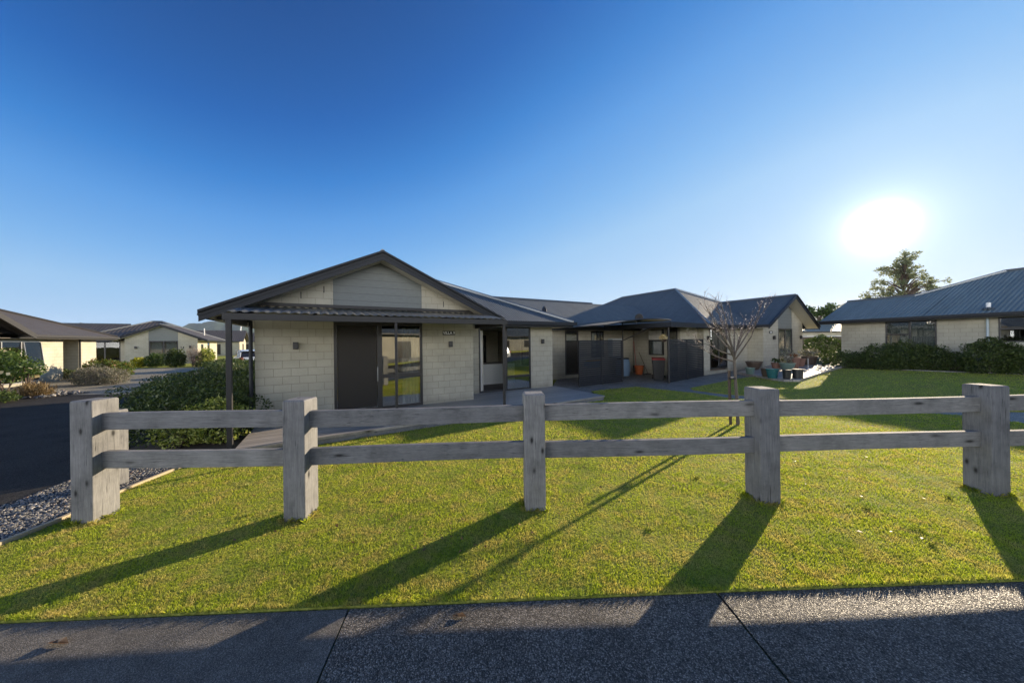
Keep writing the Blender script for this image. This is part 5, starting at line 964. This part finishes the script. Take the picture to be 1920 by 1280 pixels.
# ------------------------------------------------------------------ cars
def car(label, x, y, az, z=-.035, name='white_car'):
    fr = Frame(x, y, az, z=z); t = thing(name, label, 'car', (x, y, z), 'white cars')
    # stations along the body: x, half width, bottom, shoulder
    ST = [(-2.28, .72, .38, .80), (-2.22, .84, .30, .98), (-1.95, .90, .22, 1.02), (-1.2, .92, .20, 1.02), (0, .93, .20, 1.0), (1.0, .92, .20, .98), (1.5, .90, .22, .94), (2.05, .84, .26, .84), (2.25, .70, .36, .66)]
    mb = MB(fr); rings = []
    for sx_, w_, b, s_ in ST:
        h = s_ - b; rings.append([(sx_, -w_ * .9, b), (sx_, -w_, b + h * .25), (sx_, -w_, b + h * .7), (sx_, -w_ * .93, s_), (sx_, 0, s_ + .03), (sx_, w_ * .93, s_), (sx_, w_, b + h * .7), (sx_, w_, b + h * .25), (sx_, w_ * .9, b)])
    for a, b in zip(rings, rings[1:]):
        for j in range(9): mb.face([a[j], a[(j + 1) % 9], b[(j + 1) % 9], b[j]])
    mb.face(rings[0]); mb.face(rings[-1][::-1]); mb.fix = True; mb.build('body', 'carw', t, smooth=True, sharp=50)
    G2 = [(-2.12, .78, 1.0), (-1.78, .70, 1.50), (-1.0, .70, 1.58), (.1, .69, 1.56), (1.05, .80, .99)]
    mb = MB(fr)   # glasshouse
    for (xa, wa, za), (xb, wb, zb) in zip(G2, G2[1:]):
        mb.face([(xa, -wa, za), (xb, -wb, zb), (xb, wb, zb), (xa, wa, za)])
    for s_ in (-1, 1): mb.face([(-2.12, s_ * .80, .99), (-1.78, s_ * .70, 1.50), (-1.0, s_ * .70, 1.58), (.1, s_ * .69, 1.56), (1.05, s_ * .82, .98)])
    mb.fix = True; gl = mb.build('windows', 'carg', t)
    mb = MB(fr); mb.slab([(-1.95, -.68, 1.50), (-1.0, -.68, 1.595), (.12, -.67, 1.57), (.12, .67, 1.57), (-1.0, .68, 1.595), (-1.95, .68, 1.50)], (0, 0, .035))
    for s_ in (-1, 1):
        for xa, za, xb, zb in ((-2.13, 1.0, -1.80, 1.52), (-.5, 1.0, -.55, 1.58), (.12, 1.58, 1.08, 1.0), (-1.35, 1.0, -1.3, 1.57)): mb.bar((xa, s_ * .80, za), (xb, s_ * .70, zb), .05, .07)
    mb.build('roof', 'carw', t, bevel=.01)
    for wx_ in (-1.4, 1.42):
        for s_ in (-1, 1):
            o = None; mb = MB(fr); mb.tube([(wx_, s_ * .72, .33), (wx_, s_ * .94, .33)], .33, 20); o = mb.build('wheel', 'tyre', t, smooth=True); mb = MB(fr); mb.tube([(wx_, s_ * .80, .33), (wx_, s_ * .955, .33)], .21, 14); mb.build('rim', 'alug', o)
    for s_ in (-1, 1):
        mb = MB(fr); mb.box(-2.30, -2.12, min(s_ * .62, s_ * .88), max(s_ * .62, s_ * .88), .80, 1.0); mb.build('tail_light', 'red', t, bevel=.02); mb = MB(fr); mb.box(2.08, 2.24, min(s_ * .5, s_ * .78), max(s_ * .5, s_ * .78), .62, .76); mb.build('headlight', 'alug', t, bevel=.02)
    mb = MB(fr); mb.box(-2.33, -2.25, -.26, .26, .55, .68); mb.build('number_plate', 'white', t); mb = MB(fr); mb.box(-2.34, -2.2, -.8, .8, .30, .44); mb.build('bumper', 'black', t, bevel=.03); return t
car('white car parked by the shrubs seen past the verandah post', -23.6, 28.6, 137)
car('white wagon parked across the street mirrored in the deck end doors', 21.5, -3.2, 185, -.2, 'white_car')

# ------------------------------------------------------------------ hills on the horizon
def hills(name, pts, dist, depth, base=-5):
    """pts: bearing tangent, height tangent from eye level along the crest"""
    bm = bmesh.new(); n = 90; rows = []; xs = np.linspace(pts[0][0], pts[-1][0], n); hs_ = np.interp(xs, [p[0] for p in pts], [p[1] for p in pts]); rr = np.random.default_rng(int(dist))
    bump_ = sum(rr.normal() * np.sin(xs * f + rr.random() * 6) / f for f in (23, 41, 77, 130)) * .12
    hs_ = np.maximum(0.0, hs_ + bump_)
    for k in range(9):
        u = k / 8; row = []
        prof = math.sin(min(1, u * 1.6) * math.pi / 2) if u < .7 else math.cos((u - .625) / .375 * math.pi / 2)
        for i in range(n):
            Y = dist * (.78 + .44 * u); nz = rr.normal() * 3 * (1 if 0 < k < 8 else 0)
            row.append(bm.verts.new((xs[i] * Y, Y, max(base, (hs_[i] * dist * prof) + nz * prof + base * (1 - prof)))))
        rows.append(row)
    for a, b in zip(rows, rows[1:]):
        for i in range(n - 1): bm.faces.new([a[i], a[i + 1], b[i + 1], b[i]])
    me = bpy.data.meshes.new(name); bmesh.ops.recalc_face_normals(bm, faces=bm.faces); bm.to_mesh(me); bm.free(); me.polygons.foreach_set('use_smooth', [True] * len(me.polygons)); me.materials.append(M['hill'])
    o = bpy.data.objects.new(name, me); C.objects.link(o); prop(o, None, None, None, 'structure'); return o
hills('hills', [(-1.15, 0.03), (-1.0, .068), (-.95, .078), (-.85, .070), (-.78, .05), (-.6, .03), (-.45, .0)], 3300, 500)
hills('hills', [(-1.50, .0), (-1.40, .055), (-1.345, .078), (-1.29, .055), (-1.22, .02)], 4200, 900)
hills('hills', [(.85, .0), (.93, .055), (1.0, .09), (1.06, .118), (1.14, .122), (1.25, .10), (1.6, .12), (2.2, .1)], 3400, 900)

# fallen leaves and debris
def litter(name, spots, label, mat='litter'):
    V, F = [], []
    for x, y, z, s_ in spots:
        a = random.uniform(0, 6.28); i = len(V); c, sn = math.cos(a) * s_, math.sin(a) * s_; up = s_ * random.uniform(.15, .6)
        V += [(x - c, y - sn, z), (x + sn * .5, y - c * .5, z + up), (x + c, y + sn, z + up * .4), (x - sn * .5, y + c * .5, z + .003)]; F.append([i, i + 1, i + 2, i + 3])
    prop(np_mesh(name, V, F, mat), label, 'leaves', None, 'stuff')
sp = [(random.gauss(-1.2, .9), random.gauss(3.35, .25), .02, random.uniform(.012, .026)) for _ in range(70)] + [(random.uniform(-2.2, 2.2), random.gauss(7.0, .7) + .0, .025, random.uniform(.02, .04)) for _ in range(60)] + [(random.uniform(-4, 6), random.uniform(2.7, 7), .02, random.uniform(.012, .03)) for _ in range(60)]
litter('leaf_litter', [q for q in sp if q[1] > 2.7 and q[1] < 7.6 + q[0] * .55], 'small dry leaves scattered over the front lawn')
litter('path_litter', [(random.uniform(-4, 4), random.uniform(1.4, 2.45), -.048, random.uniform(.006, .016)) for _ in range(60)], 'tiny dry leaf bits scattered on the footpath')
for x, y, s_, lab in ((-3.15, 2.2, .07, 'curled orange brown leaf lying on the footpath at the left'), (-.42, 2.38, .05, 'curled brown leaf lying near the middle of the footpath')):
    t = MB(); pts = [(-1, 0, .15), (-.4, -.35, .45), (.5, -.3, .35), (1.1, 0, .1), (.5, .3, .5), (-.4, .35, .2)]
    for a, b in zip(pts, pts[1:] + pts[:1]): t.face([(x, y, -.012 + s_ * .12), (x + a[0] * s_, y + a[1] * s_, -.013 + a[2] * s_), (x + b[0] * s_, y + b[1] * s_, -.013 + b[2] * s_)])
    prop(t.build('fallen_leaf', 'litter'), lab, 'leaf')

# air: even pale haze round the whole place
hz = MB(); hz.box(-7600, 7600, -700, 5300, -8, 440)
ho = hz.build('haze', 'white'); ho['kind'] = 'stuff'; ho['label'] = 'pale blue morning air over the village and hills'; ho['category'] = 'haze'
hm = bpy.data.materials.new('haze_air'); hm.use_nodes = True; hn = hm.node_tree; hn.nodes.clear(); pv = hn.nodes.new('ShaderNodeVolumePrincipled'); ou = hn.nodes.new('ShaderNodeOutputMaterial'); hn.links.new(pv.outputs[0], ou.inputs['Volume'])
pv.inputs['Density'].default_value = 0.000045; pv.inputs['Color'].default_value = (.75, .86, 1, 1); pv.inputs['Anisotropy'].default_value = 0.3
ho.data.materials.clear(); ho.data.materials.append(hm)
